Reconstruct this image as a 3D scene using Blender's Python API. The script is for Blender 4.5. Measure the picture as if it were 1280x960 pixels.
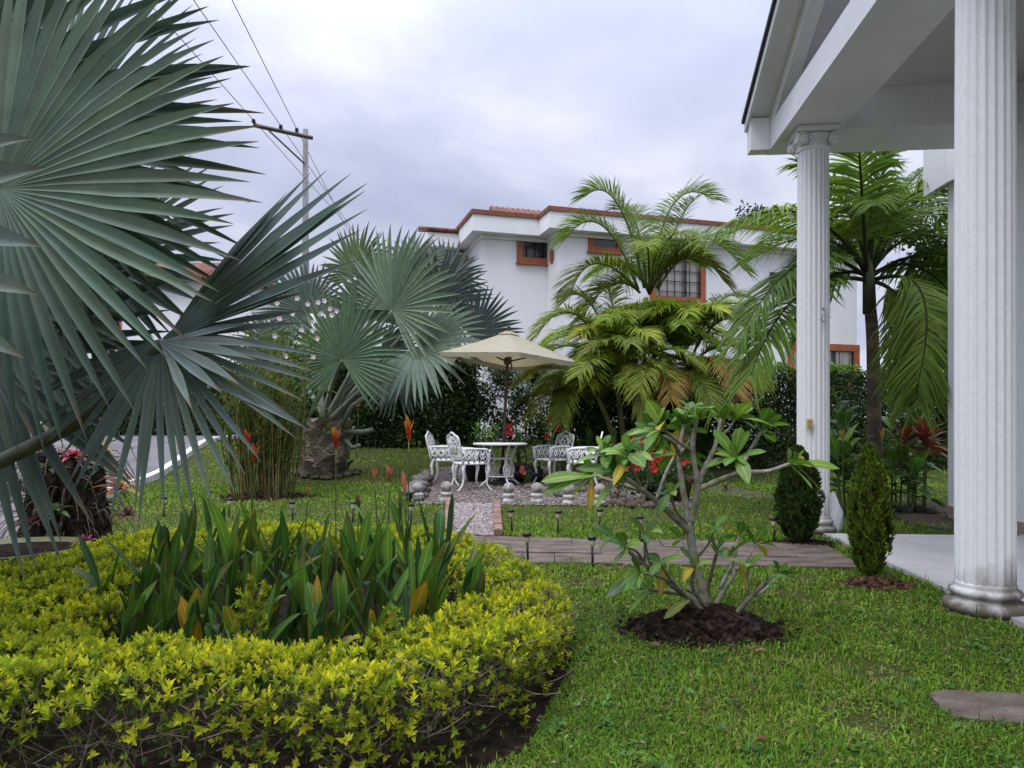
import bpy, bmesh, math, random
import numpy as np
from mathutils import Vector
for _o in list(bpy.data.objects): bpy.data.objects.remove(_o)
random.seed(7); rng = np.random.default_rng(11)
sc = bpy.context.scene; COL = sc.collection
PI = math.pi; R_ = math.radians
# ---------------------------------------------------------------- camera
F, YH, H = 890.0, 528.0, 1.1        # focal length in photo pixels, horizon row, eye height
cam_d = bpy.data.cameras.new('camera'); cam = bpy.data.objects.new('camera', cam_d); COL.objects.link(cam)
cam.location = (0, 0, H); cam.rotation_euler = (R_(90), 0, 0)
cam_d.sensor_width = 36; cam_d.lens = 36*F/1280; cam_d.shift_y = (YH-480)/1280
cam_d.clip_start = 0.05; cam_d.clip_end = 3000
sc.camera = cam
# ---------------------------------------------------------------- sky and sun
SUN_EL, SUN_AZ = R_(62), R_(215)     # azimuth clockwise from +Y
world = bpy.data.worlds.new('World'); sc.world = world; world.use_nodes = True
nt = world.node_tree; nt.nodes.clear()
def N(t, **kw):
    n = nt.nodes.new(t)
    for k, v in kw.items(): setattr(n, k, v)
    return n
out = N('ShaderNodeOutputWorld'); sky = N('ShaderNodeTexSky')
sky.sky_type = 'NISHITA'; sky.sun_disc = False; sky.sun_elevation = SUN_EL; sky.sun_rotation = SUN_AZ
bg_sky = N('ShaderNodeBackground'); bg_sky.inputs[1].default_value = 0.10
nt.links.new(sky.outputs[0], bg_sky.inputs[0])
tc = N('ShaderNodeTexCoord'); sx = N('ShaderNodeSeparateXYZ'); nt.links.new(tc.outputs['Generated'], sx.inputs[0])
def M(op, a, b=None, c=None):
    n = N('ShaderNodeMath', operation=op)
    for i, x in enumerate((a, b, c)):
        if x is None: continue
        if isinstance(x, (int, float)): n.inputs[i].default_value = x
        else: nt.links.new(x, n.inputs[i])
    return n.outputs[0]
zc = M('MAXIMUM', sx.outputs[2], 0.0); zd = M('ADD', zc, 0.22)
cx = N('ShaderNodeCombineXYZ')
nt.links.new(M('DIVIDE', sx.outputs[0], zd), cx.inputs[0]); nt.links.new(M('DIVIDE', sx.outputs[1], zd), cx.inputs[1])
def noise(scale, detail, rough, off):
    mp = N('ShaderNodeMapping'); mp.inputs[1].default_value = off; nt.links.new(cx.outputs[0], mp.inputs[0])
    n = N('ShaderNodeTexNoise'); n.inputs['Scale'].default_value = scale; n.inputs['Detail'].default_value = detail
    n.inputs['Roughness'].default_value = rough; n.inputs['Distortion'].default_value = .35; nt.links.new(mp.outputs[0], n.inputs[0]); return n.outputs[0]
n1 = noise(0.75, 7, .52, (3.1, 1.3, 0)); n2 = noise(1.9, 6, .55, (7.7, 2.2, 4))
nn = M('ADD', M('MULTIPLY', n1, .68), M('MULTIPLY', n2, .32))
ramp = N('ShaderNodeValToRGB'); nt.links.new(nn, ramp.inputs[0])
e = ramp.color_ramp.elements
e[0].position = .385; e[0].color = (.36, .40, .545, 1); e[1].position = .615; e[1].color = (.69, .705, .795, 1)
m_ = e.new(.50); m_.color = (.47, .50, .64, 1)
# overcast skies brighten towards the zenith
lum = M('ADD', 1.0, M('MULTIPLY', M('POWER', zc, 3.5), 6.4))
bg_c = N('ShaderNodeBackground'); nt.links.new(ramp.outputs[0], bg_c.inputs[0]); nt.links.new(lum, bg_c.inputs[1])
mixs = N('ShaderNodeMixShader'); mixs.inputs[0].default_value = .92
nt.links.new(bg_sky.outputs[0], mixs.inputs[1]); nt.links.new(bg_c.outputs[0], mixs.inputs[2]); nt.links.new(mixs.outputs[0], out.inputs[0])
sd = bpy.data.lights.new('sun', 'SUN'); sun = bpy.data.objects.new('sun', sd); COL.objects.link(sun)
sd.energy = 1.4; sd.angle = R_(30); sd.color = (1, .94, .85)
_d = Vector((math.sin(SUN_AZ)*math.cos(SUN_EL), math.cos(SUN_AZ)*math.cos(SUN_EL), math.sin(SUN_EL)))
sun.rotation_euler = (-_d).to_track_quat('-Z', 'Y').to_euler(); sun.location = (-5, -8, 20)
vs = sc.view_settings; sc.display_settings.display_device = 'sRGB'
vs.view_transform = 'Standard'; vs.look = 'None'; vs.exposure = 0.31; vs.gamma = 1; vs.use_curve_mapping = False
sc.render.engine = 'CYCLES'
sc.cycles.max_bounces = 6; sc.cycles.diffuse_bounces = 3; sc.cycles.glossy_bounces = 2; sc.cycles.transmission_bounces = 4; sc.cycles.transparent_max_bounces = 6
sc.cycles.use_denoising = True; sc.cycles.caustics_reflective = False; sc.cycles.caustics_refractive = False

# ---------------------------------------------------------------- helpers
V = Vector
def P(px, py, Y): return V(((px-640)*Y/F, Y, H+(YH-py)*Y/F))
def gz(y):
    t = (y-12.5)/6.0; t = 0 if t < 0 else 1 if t > 1 else t
    return .6*t*t*(3-2*t)
def gzv(y):
    t = np.clip((y-12.5)/6.0, 0, 1); return .6*t*t*(3-2*t)
def Gp(px, py):
    Y = 1.0
    while Y < 80 and H+(YH-py)*Y/F > gz(Y): Y += .01
    return V(((px-640)*Y/F, Y, gz(Y)))
def PG(px, Y): return V(((px-640)*Y/F, Y, gz(Y)))
ORG = {}
class G:
    def __init__(s): s.v = []; s.f = []; s.c = []; s.n = 0
    def add(s, v, f, col=(1, 1, 1)):
        v = np.asarray(v, dtype=np.float64).reshape(-1, 3)
        if isinstance(f, np.ndarray): fs = [f]
        else:
            by = {}
            for q in f: by.setdefault(len(q), []).append(q)
            fs = [np.array(x) for x in by.values()]
        for q in fs: s.f.append(q + s.n)
        c = np.asarray(col, dtype=np.float64)
        if c.ndim == 1: c = np.tile(c, (len(v), 1))
        s.v.append(v); s.c.append(c); s.n += len(v); return s
    def build(s, name, mat, parent=None, origin=None, smooth=True, local=False):
        v = np.concatenate(s.v) if s.v else np.zeros((0, 3)); c = np.concatenate(s.c)
        o0 = ORG[parent.name] if parent is not None else (V(origin) if origin is not None else V((0, 0, 0)))
        if not local: v = v - np.array(o0)
        me = bpy.data.meshes.new(name)
        me.vertices.add(len(v)); me.vertices.foreach_set('co', v.astype(np.float32).ravel())
        tot = np.concatenate([np.full(len(q), q.shape[1], dtype=np.int32) for q in s.f])
        lv = np.concatenate([q.ravel() for q in s.f]).astype(np.int32)
        me.loops.add(len(lv)); me.loops.foreach_set('vertex_index', lv)
        me.polygons.add(len(tot)); st = np.zeros(len(tot), dtype=np.int32); st[1:] = np.cumsum(tot)[:-1]
        me.polygons.foreach_set('loop_start', st); me.polygons.foreach_set('loop_total', tot)
        me.polygons.foreach_set('use_smooth', np.full(len(tot), bool(smooth)))
        a = me.color_attributes.new('tint', 'FLOAT_COLOR', 'POINT')
        a.data.foreach_set('color', np.concatenate([c, np.ones((len(c), 1))], 1).astype(np.float32).ravel())
        me.update(calc_edges=True); me.validate()
        me.materials.append(mat)
        o = bpy.data.objects.new(name, me); COL.objects.link(o)
        if parent is not None: o.parent = parent; ORG[o.name] = ORG[parent.name]
        else: o.location = o0; ORG[o.name] = o0
        return o
def thing(name, label, cat, loc=(0, 0, 0), group=None):
    o = bpy.data.objects.new(name, None); COL.objects.link(o); o.location = loc; o.empty_display_size = .1
    ORG[o.name] = V(loc); return tag(o, label, cat, group)
def tag(o, label, cat, group=None):
    o['label'] = label; o['category'] = cat
    if group: o['group'] = group
    return o
def kind(o, k, label=None, cat=None):
    o['kind'] = k
    if label: o['label'] = label
    if cat: o['category'] = cat
    return o
def nrm(v): return v/np.maximum(np.linalg.norm(v, axis=-1, keepdims=True), 1e-9)
def tube(g, pts, rad, sides=6, col=(1, 1, 1), cap=True):
    pts = np.array([tuple(p) for p in pts], dtype=float); n = len(pts)
    rad = np.full(n, rad) if np.isscalar(rad) else np.interp(np.linspace(0, 1, n), np.linspace(0, 1, len(rad)), rad)
    tg = np.gradient(pts, axis=0) if n > 2 else np.tile(pts[1]-pts[0], (2, 1))
    tg = nrm(tg); ref = np.array([0, 0, 1.]) if abs(tg[0][2]) < .9 else np.array([1., 0, 0])
    vs_ = []; a = np.linspace(0, 2*PI, sides, endpoint=False); u = ref
    for i in range(n):
        u = u - tg[i]*np.dot(u, tg[i]); u = u/max(np.linalg.norm(u), 1e-9); w = np.cross(tg[i], u)
        vs_.append(pts[i] + rad[i]*(np.cos(a)[:, None]*u + np.sin(a)[:, None]*w))
    fs = [(i*sides+j, i*sides+(j+1) % sides, (i+1)*sides+(j+1) % sides, (i+1)*sides+j) for i in range(n-1) for j in range(sides)]
    if cap: fs += [tuple(range(sides))[::-1], tuple((n-1)*sides+j for j in range(sides))]
    c = np.asarray(col, dtype=float)
    if c.ndim == 2: c = np.repeat(c, sides, axis=0)
    g.add(np.concatenate(vs_), fs, c)
def spline(pts, n=8):
    pts = [np.array(tuple(p), dtype=float) for p in pts]
    if len(pts) == 2: return [pts[0]+(pts[1]-pts[0])*t for t in np.linspace(0, 1, n)]
    q = [2*pts[0]-pts[1]]+pts+[2*pts[-1]-pts[-2]]; r = []
    for i in range(1, len(q)-2):
        for t in np.linspace(0, 1, n, endpoint=False):
            r.append(.5*((2*q[i])+(-q[i-1]+q[i+1])*t+(2*q[i-1]-5*q[i]+4*q[i+1]-q[i+2])*t*t+(-q[i-1]+3*q[i]-3*q[i+1]+q[i+2])*t**3))
    r.append(pts[-1]); return r
def lathe(g, c, prof, sides=24, col=(1, 1, 1)):
    a = np.linspace(0, 2*PI, sides, endpoint=False); v = []
    for r, z in prof: v.append(np.stack([c[0]+r*np.cos(a), c[1]+r*np.sin(a), np.full(sides, c[2]+z)], 1))
    n = len(prof)
    fs = [(i*sides+j, i*sides+(j+1) % sides, (i+1)*sides+(j+1) % sides, (i+1)*sides+j) for i in range(n-1) for j in range(sides)]
    fs += [tuple(range(sides))[::-1], tuple((n-1)*sides+j for j in range(sides))]
    g.add(np.concatenate(v), fs, col)
def hexa(g, p8, col=(1, 1, 1)):       # bottom four (ccw), top four
    g.add([tuple(p) for p in p8], [(3, 2, 1, 0), (4, 5, 6, 7), (0, 1, 5, 4), (1, 2, 6, 5), (2, 3, 7, 6), (3, 0, 4, 7)], col)
def box(g, c, s, rot=0, col=(1, 1, 1), bev=0):
    cx_, cy_, cz_ = c; a, b, h = s[0]/2, s[1]/2, s[2]/2; ca, sa = math.cos(rot), math.sin(rot)
    if bev:
        v = []
        for z, k in ((-h, bev), (-h+bev, 0), (h-bev, 0), (h, bev)):
            for x, y in ((-a+k, -b+k), (a-k, -b+k), (a-k, b-k), (-a+k, b-k)): v.append((cx_+x*ca-y*sa, cy_+x*sa+y*ca, cz_+z))
        fs = [(3, 2, 1, 0), (12, 13, 14, 15)]+[(i*4+j, i*4+(j+1) % 4, i*4+4+(j+1) % 4, i*4+4+j) for i in range(3) for j in range(4)]
        g.add(v, fs, col); return
    v = [(cx_+x*ca-y*sa, cy_+x*sa+y*ca, cz_+z) for z in (-h, h) for x, y in ((-a, -b), (a, -b), (a, b), (-a, b))]
    hexa(g, v, col)
def inpoly(x, y, poly):
    r = np.zeros(len(x), bool); n = len(poly)
    for i in range(n):
        x0, y0 = poly[i]; x1, y1 = poly[(i+1) % n]
        c = ((y0 > y) != (y1 > y)) & (x < (x1-x0)*(y-y0)/((y1-y0) if y1 != y0 else 1e-9)+x0); r ^= c
    return r
def sheet(name, poly, dz, mat, thick=0):
    bm = bmesh.new(); vs_ = [bm.verts.new((x, y, 0)) for x, y in poly]; bm.faces.new(vs_)
    ys = [p[1] for p in poly]
    for yy in np.arange(12.5, 18.51, .5):
        if min(ys) < yy < max(ys):
            bmesh.ops.bisect_plane(bm, geom=bm.verts[:]+bm.edges[:]+bm.faces[:], plane_co=(0, yy, 0), plane_no=(0, 1, 0))
    bmesh.ops.recalc_face_normals(bm, faces=bm.faces)
    if bm.faces[:][0].normal.z < 0: bmesh.ops.reverse_faces(bm, faces=bm.faces)
    if thick:
        bmesh.ops.triangulate(bm, faces=bm.faces)
        r = bmesh.ops.extrude_face_region(bm, geom=bm.faces[:])
        top = [q for q in r['geom'] if isinstance(q, bmesh.types.BMVert)]
        for q in bm.verts: q.co.z = gz(q.co.y)-.05
        for q in top: q.co.z = gz(q.co.y)+dz
        bmesh.ops.recalc_face_normals(bm, faces=bm.faces)
    else:
        for q in bm.verts: q.co.z = gz(q.co.y)+dz
    bm.verts.ensure_lookup_table(); bm.verts.index_update()
    g = G(); g.add([tuple(q.co) for q in bm.verts], [tuple(q.index for q in f.verts) for f in bm.faces]); bm.free()
    return g.build(name, mat, smooth=False)
def ico(sub):
    bm = bmesh.new(); bmesh.ops.create_icosphere(bm, subdivisions=sub, radius=1); bm.verts.index_update()
    r = np.array([tuple(v.co) for v in bm.verts]), np.array([[v.index for v in f.verts] for f in bm.faces]); bm.free(); return r
ICO1, ICO2, ICO3 = ico(1), ico(2), ico(3)
def rock(g, c, s, seed, base=ICO2, rough=.18, col=(1, 1, 1), flat=0):
    r = np.random.default_rng(seed); v = base[0].copy()
    for k in range(3):
        d = r.normal(size=(4, 3))*(1.2+k*1.3)
        v *= 1+rough/(k+1)*np.sin(base[0]@d.T+r.random(4)*6).mean(1, keepdims=True)*1.6
    a = r.random()*6; ca, sa = math.cos(a), math.sin(a)
    v = v*np.array(s); v = np.stack([v[:, 0]*ca-v[:, 1]*sa, v[:, 0]*sa+v[:, 1]*ca, v[:, 2]], 1)
    g.add(v+np.array(tuple(c)), base[1], col)
def rdirs(n, zbias=0):
    d = rng.normal(size=(n, 3)); d[:, 2] += zbias; return nrm(d)
def scatter(g, T, Fc, pos, Yd, Zd, scale, col, tcol=None):
    Yd = nrm(Yd); X = nrm(np.cross(Yd, Zd)); Z = np.cross(X, Yd)
    n, k = len(pos), len(T); scale = np.asarray(scale)
    sc_ = np.broadcast_to(scale.reshape(-1, 1, 1) if scale.ndim else scale, (n, 1, 1))
    v = pos[:, None, :]+sc_*(T[None, :, 0:1]*X[:, None, :]+T[None, :, 1:2]*Yd[:, None, :]+T[None, :, 2:3]*Z[:, None, :])
    f = (Fc[None]+(np.arange(n)*k)[:, None, None]).reshape(-1, Fc.shape[1])
    c = np.repeat(col[:, None, :], k, 1)
    if tcol is not None: c = c*tcol[None]
    g.add(v.reshape(-1, 3), f, c.reshape(-1, 3))
LEAF = (np.array([(0, 0, 0), (-.2, .42, .05), (0, .45, 0), (.2, .42, .05), (0, 1, -.1)], float), np.array([(0, 2, 1), (0, 3, 2), (1, 2, 4), (2, 3, 4)]))
WIDE = (np.array([(0, 0, 0), (-.3, .4, .06), (0, .45, 0), (.3, .4, .06), (0, 1, -.12)], float), LEAF[1])
def sprig(n=7, spread=.9, seed=1, w=1.15):     # a whorl of leaves round the +Y axis
    r = np.random.default_rng(seed); v = []; f = []
    for i in range(n):
        a = i*2.4+r.random()*.5; tilt = spread*(1-.6*i/n)
        y = .75*i/n; d = np.array([math.sin(tilt)*math.cos(a), math.cos(tilt), math.sin(tilt)*math.sin(a)])
        up = np.array([-math.cos(tilt)*math.cos(a), math.sin(tilt), -math.cos(tilt)*math.sin(a)]); x = np.cross(d, up)
        L = (.62+.35*r.random())*(1-.35*i/n); t = LEAF[0]*L
        f.append(LEAF[1]+len(v)*5); v.append(np.array([0, y, 0])+t[:, 0:1]*x*w+t[:, 1:2]*d+t[:, 2:3]*up)
    return np.concatenate(v), np.concatenate(f)
def blade(g, p, d, up, L, W, droop=.3, col=(.1, .2, .05), tipcol=None, fold=.18, n=7, shape=0, wave=0, rib=False):
    p = np.array(tuple(p), float); d = nrm(np.array(tuple(d), float)); up = np.array(tuple(up), float)
    s = np.cross(d, up); s = s/max(np.linalg.norm(s), 1e-6); nm = np.cross(s, d); v = []; c = []
    col = np.array(col); tipcol = col if tipcol is None else np.array(tipcol); ph = random.random()*6
    W5 = (-1, -.13, 0, .13, 1)
    for i in range(n):
        t = i/(n-1)
        if shape == 0: w = math.sin(PI*min(1, .04+.96*t**.85))**.8       # lance
        elif shape == 1: w = min(1, .35+t*3)*(1-t**3)                      # strap
        else: w = math.sin(PI*min(1, .03+.97*t**1.35))**.75              # widest near the tip
        w = max(w, .03 if i == n-1 else .08)*W*.5
        q = p+d*L*t+np.array([0, 0, -1])*droop*L*t*t
        k = wave*W*math.sin(t*9+ph)
        cc = col+(tipcol-col)*max(0, (t-.45)/.55)
        if rib:
            rc = np.minimum(cc*1.9+np.array([.03, .035, .01]), .6)
            for x, e_ in zip(W5, (cc, cc*.96, rc, cc*.9, cc*.92)): v.append(q+s*w*x+nm*(fold*w*abs(x)-k*x)); c.append(e_)
        else:
            v += [q-s*w+nm*(fold*w+k), q, q+s*w+nm*(fold*w-k)]; c += [cc, cc*.9+.04*cc.max(), cc]
    m = 5 if rib else 3
    f = [(i*m+j, i*m+j+1, i*m+j+m+1, i*m+j+m) for i in range(n-1) for j in range(m-1)]
    g.add(v, f, np.array(c))
def jit(col, k=.2):
    m = 1+random.uniform(-k, k); return (col[0]*m*random.uniform(.9, 1.1), col[1]*m, col[2]*m*random.uniform(.85, 1.15))
def jitv(col, n, k=.25, hue=.12):
    m = 1+rng.uniform(-k, k, (n, 1)); return np.clip(np.array(col)[None]*m*(1+rng.uniform(-hue, hue, (n, 3))), 0, 1)

# ---------------------------------------------------------------- materials
MATS = {}
class MB_:
    def __init__(s, name):
        s.m = bpy.data.materials.new(name); s.m.use_nodes = True; s.t = s.m.node_tree; s.b = s.t.nodes['Principled BSDF']; s.o = s.t.nodes['Material Output']
    def n(s, t, **kw):
        q = s.t.nodes.new(t)
        for k, v in kw.items():
            if k in q.inputs: q.inputs[k].default_value = v
            else: setattr(q, k, v)
        return q
    def l(s, a, b): s.t.links.new(a, b)
    def noise(s, scale, detail=5, rough=.55, co='Object', stretch=None):
        c = s.n('ShaderNodeTexCoord'); src = c.outputs[co]
        if stretch:
            mp = s.n('ShaderNodeMapping'); mp.inputs['Scale'].default_value = stretch; s.l(src, mp.inputs[0]); src = mp.outputs[0]
        q = s.n('ShaderNodeTexNoise', Scale=scale, Detail=detail, Roughness=rough); s.l(src, q.inputs[0]); return q.outputs[0]
    def ramp(s, f, stops):
        r = s.n('ShaderNodeValToRGB'); s.l(f, r.inputs[0]); el = r.color_ramp.elements
        el[0].position, el[0].color = stops[0][0], (*stops[0][1], 1); el[1].position, el[1].color = stops[-1][0], (*stops[-1][1], 1)
        for p, c in stops[1:-1]: k = el.new(p); k.color = (*c, 1)
        return r.outputs[0]
    def mix(s, f, a, b, mode='MIX'):
        q = s.n('ShaderNodeMix', data_type='RGBA', blend_type=mode)
        for x, i in ((f, 0), (a, 6), (b, 7)):
            if isinstance(x, (int, float)): q.inputs[i].default_value = x
            elif isinstance(x, tuple): q.inputs[i].default_value = (*x, 1)
            else: s.l(x, q.inputs[i])
        return q.outputs[2]
    def bump(s, f, strength=.3, dist=.01):
        q = s.n('ShaderNodeBump', Strength=strength, Distance=dist); s.l(f, q.inputs['Height']); s.l(q.outputs[0], s.b.inputs['Normal']); return q
def solid(name, a, b=None, scale=8, rough=.7, bump=.2, dist=.005, detail=5, stretch=None, spec=.4, metal=0, tint=True, mid=(.35, .65)):
    if name in MATS: return MATS[name]
    m = MB_(name); b = b or tuple(x*.8 for x in a); f = m.noise(scale, detail, stretch=stretch)
    c = m.ramp(f, [(mid[0], b), (mid[1], a)])
    if tint:
        at = m.n('ShaderNodeAttribute', attribute_name='tint'); c = m.mix(1.0, c, at.outputs[0], 'MULTIPLY')
    m.l(c, m.b.inputs['Base Color']); m.b.inputs['Roughness'].default_value = rough; m.b.inputs['Specular IOR Level'].default_value = spec; m.b.inputs['Metallic'].default_value = metal
    if bump: m.bump(f, bump, dist)
    MATS[name] = m.m; return m.m
def leafy(name, trans=.3, rough=.5, spec=.35, var=.25, scale=30, ttint=(1.1, 1.25, .5), vein=None):
    if name in MATS: return MATS[name]
    m = MB_(name); at = m.n('ShaderNodeAttribute', attribute_name='tint')
    f = m.noise(scale, 3); k = m.ramp(f, [(.3, (1-var,)*3), (.7, (1+var*.6,)*3)]); c = m.mix(1.0, at.outputs[0], k, 'MULTIPLY')
    m.l(c, m.b.inputs['Base Color']); m.b.inputs['Roughness'].default_value = rough; m.b.inputs['Specular IOR Level'].default_value = spec
    tr = m.n('ShaderNodeBsdfTranslucent'); m.l(m.mix(1.0, c, ttint, 'MULTIPLY'), tr.inputs[0])
    ms = m.n('ShaderNodeMixShader'); ms.inputs[0].default_value = trans
    m.l(m.b.outputs[0], ms.inputs[1]); m.l(tr.outputs[0], ms.inputs[2]); m.l(ms.outputs[0], m.o.inputs[0])
    MATS[name] = m.m; return m.m
L_GEN = leafy('leaf', .40, .55, .12); L_PALM = leafy('palm_leaf_grey', .10, .55, .2, .16, 9, (1, 1.1, .7)); L_GLOSS = leafy('leaf_glossy', .28, .42, .22, .18, 14)
L_DULL = leafy('leaf_dull', .25, .75, .06); L_GRASS = leafy('grass_blade', .32, .7, .08, .1, 3); L_FLOWER = leafy('petal', .3, .5, .3, .12, 25, (1.1, .9, .7))
BARK = solid('bark', (.16, .13, .10), (.06, .05, .04), 14, .9, .8, .02, spec=.08)
TWIG = solid('twig', (.25, .195, .15), (.10, .08, .06), 20, .85, .4, spec=.1)
FBARK = solid('frangipani_bark', (.30, .285, .225), (.16, .15, .105), 26, .85, .5, .01, spec=.12)
SOIL = solid('soil', (.032, .022, .016), (.010, .007, .006), 22, .95, 1, .03, spec=.04)
CAPM = solid('parapet_tile', (.27, .095, .055), (.15, .06, .04), 6, .85, .3)
WHITE = solid('white_paint', (.78, .78, .78), (.70, .70, .70), 2.2, .55, .06, .004)
IRON = solid('white_cast_iron', (.78, .78, .76), (.62, .62, .59), 14, .45, .15)
WALL = solid('white_render', (.83, .83, .83), (.755, .755, .755), 1.6, .85, .08, .01, detail=9, stretch=(1, 1, .22), spec=.15, mid=(.28, .6))
TERRA = solid('terracotta_trim', (.42, .13, .055), (.27, .085, .04), 9, .75, .3)
DARK = solid('dark_glass', (.02, .022, .026), (.012, .013, .015), 3, .12, 0, spec=.6)
BLACK = solid('black_plastic', (.018, .018, .019), (.01, .01, .01), 9, .45, .05)
CONC = solid('weathered_concrete', (.40, .38, .34), (.16, .15, .125), 16, .9, .5, .008, spec=.1)
ROCK = solid('grey_stone', (.20, .18, .155), (.055, .05, .043), 12, .9, .7, .012, spec=.1)
CURB = solid('kerb_paint', (.62, .62, .60), (.42, .42, .40), 6, .8, .3)
POT = solid('terracotta_pot', (.17, .06, .04), (.09, .035, .025), 10, .8, .2)
# ================================================================ SETTING
def lawn_mat():
    m = MB_('lawn'); f1 = m.noise(1.3, 6); f2 = m.noise(60, 4)
    c = m.ramp(f2, [(.3, (.020, .022, .008)), (.55, (.06, .065, .018)), (.75, (.10, .10, .035))])
    d = m.ramp(f2, [(.3, (.03, .022, .014)), (.7, (.10, .08, .045))])
    k = m.ramp(f1, [(.58, (0, 0, 0)), (.72, (.55, .55, .55))]); c = m.mix(k, c, d)
    m.l(c, m.b.inputs['Base Color']); m.b.inputs['Roughness'].default_value = .95; m.b.inputs['Specular IOR Level'].default_value = .1; m.bump(f2, .6, .02); return m.m
ys = [-60, -20, -5, 0, 5, 10]+list(np.arange(12.5, 18.51, .5))+[25, 40, 80, 200, 600]
xs = [-600, -100, -30, -10, 0, 10, 30, 100, 600]
g = G(); v = [(x, y, gz(y)) for y in ys for x in xs]; nx = len(xs)
g.add(v, [(j*nx+i, j*nx+i+1, (j+1)*nx+i+1, (j+1)*nx+i) for j in range(len(ys)-1) for i in range(nx-1)])
kind(g.build('ground', lawn_mat(), smooth=False), 'structure')
# portico frame: a runs along the colonnade (away from the camera), b into the house
C1 = V((2.73, 4.11)); AV = V((.0885, .9961)); BV = V((.9961, -.0885))
def L(a, b, z): q = C1+AV*a+BV*b; return V((q.x, q.y, z))
def L2(a, b): q = C1+AV*a+BV*b; return (q.x, q.y)
def pbox(g, a0, a1, b0, b1, z0, z1, col=(1, 1, 1)):
    hexa(g, [L(a0, b0, z0), L(a0, b1, z0), L(a1, b1, z0), L(a1, b0, z0), L(a0, b0, z1), L(a0, b1, z1), L(a1, b1, z1), L(a1, b0, z1)][::1], col)
# road on the left with its kerb
ROADE = [(-3.6, 3.2), (-4.05, 5), (-4.45, 6.3), (-5.2, 8.5), (-6.35, 11.6), (-7.0, 14.8), (-7.75, 18.5), (-9.2, 26), (-12, 42)]
ROAD = ROADE+[(-30, 42), (-30, 3.2)]
def road_mat():
    m = MB_('road'); f = m.noise(1.1, 8); f2 = m.noise(90, 3); c = m.ramp(f, [(.3, (.12, .11, .112)), (.7, (.19, .178, .178))])
    c = m.mix(.5, c, m.ramp(f2, [(.3, (.6, .6, .6)), (.7, (1.2, 1.2, 1.2))]), 'MULTIPLY')
    w = m.n('ShaderNodeTexBrick', Scale=1.0); w.offset = 0; w.inputs['Color1'].default_value = (1, 1, 1, 1); w.inputs['Color2'].default_value = (.93, .93, .93, 1); w.inputs['Mortar'].default_value = (.5, .5, .5, 1)
    w.inputs['Mortar Size'].default_value = .012; w.inputs['Brick Width'].default_value = 2.4; w.inputs['Row Height'].default_value = 1.7
    t = m.n('ShaderNodeTexCoord'); m.l(t.outputs['Object'], w.inputs[0]); c = m.mix(1.0, c, w.outputs[0], 'MULTIPLY')
    m.l(c, m.b.inputs['Base Color']); m.b.inputs['Roughness'].default_value = .95; m.b.inputs['Specular IOR Level'].default_value = .1; m.bump(f2, .3, .004); return m.m
kind(sheet('road', ROAD, .006, road_mat()), 'structure')
g = G(); kp = [V((x, y)) for x, y in ROADE[3:]]
for i in range(len(kp)-1):
    a, b = kp[i], kp[i+1]; n_ = max(1, int((b-a).length/.95)); d = (b-a)/n_; s = V((d.y, -d.x)).normalized()*.075
    for k in range(n_):
        p, q = a+d*k, a+d*(k+.985); z0, z1 = gz(p.y), gz(q.y)
        hexa(g, [(p.x-s.x, p.y-s.y, z0-.05), (p.x+s.x, p.y+s.y, z0-.05), (q.x+s.x, q.y+s.y, z1-.05), (q.x-s.x, q.y-s.y, z1-.05),
                 (p.x-s.x, p.y-s.y, z0+.12), (p.x+s.x, p.y+s.y, z0+.12), (q.x+s.x, q.y+s.y, z1+.12), (q.x-s.x, q.y-s.y, z1+.12)])
kind(g.build('kerb', CURB, smooth=False), 'structure')
# patio of pale tiles
def tile_mat():
    m = MB_('patio_tile'); f = m.noise(.9, 7); f2 = m.noise(5, 6)
    c = m.ramp(f, [(.3, (.46, .45, .45)), (.7, (.60, .59, .59))]); c = m.mix(.6, c, m.ramp(f2, [(.3, (.82, .81, .80)), (.6, (1, 1, 1))]), 'MULTIPLY')
    w = m.n('ShaderNodeTexBrick', Scale=1.0); w.offset = 0; w.inputs['Color1'].default_value = (1, 1, 1, 1); w.inputs['Color2'].default_value = (.97, .97, .97, 1); w.inputs['Mortar'].default_value = (.66, .63, .6, 1)
    w.inputs['Mortar Size'].default_value = .005; w.inputs['Brick Width'].default_value = .6; w.inputs['Row Height'].default_value = .6
    t = m.n('ShaderNodeTexCoord'); mp = m.n('ShaderNodeMapping'); mp.inputs['Rotation'].default_value = (0, 0, .0886); m.l(t.outputs['Object'], mp.inputs[0]); m.l(mp.outputs[0], w.inputs[0])
    c = m.mix(1.0, c, w.outputs[0], 'MULTIPLY'); m.l(c, m.b.inputs['Base Color']); m.b.inputs['Roughness'].default_value = .32; m.bump(f2, .05, .003); return m.m
PATIO = [L2(-5, .02), L2(-5, 6), L2(2.75, 6), L2(2.75, .02)]
g = G(); pbox(g, -5, 2.75, .02, 6, -.1, .035)
kind(g.build('patio', tile_mat(), smooth=False), 'structure')
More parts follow.
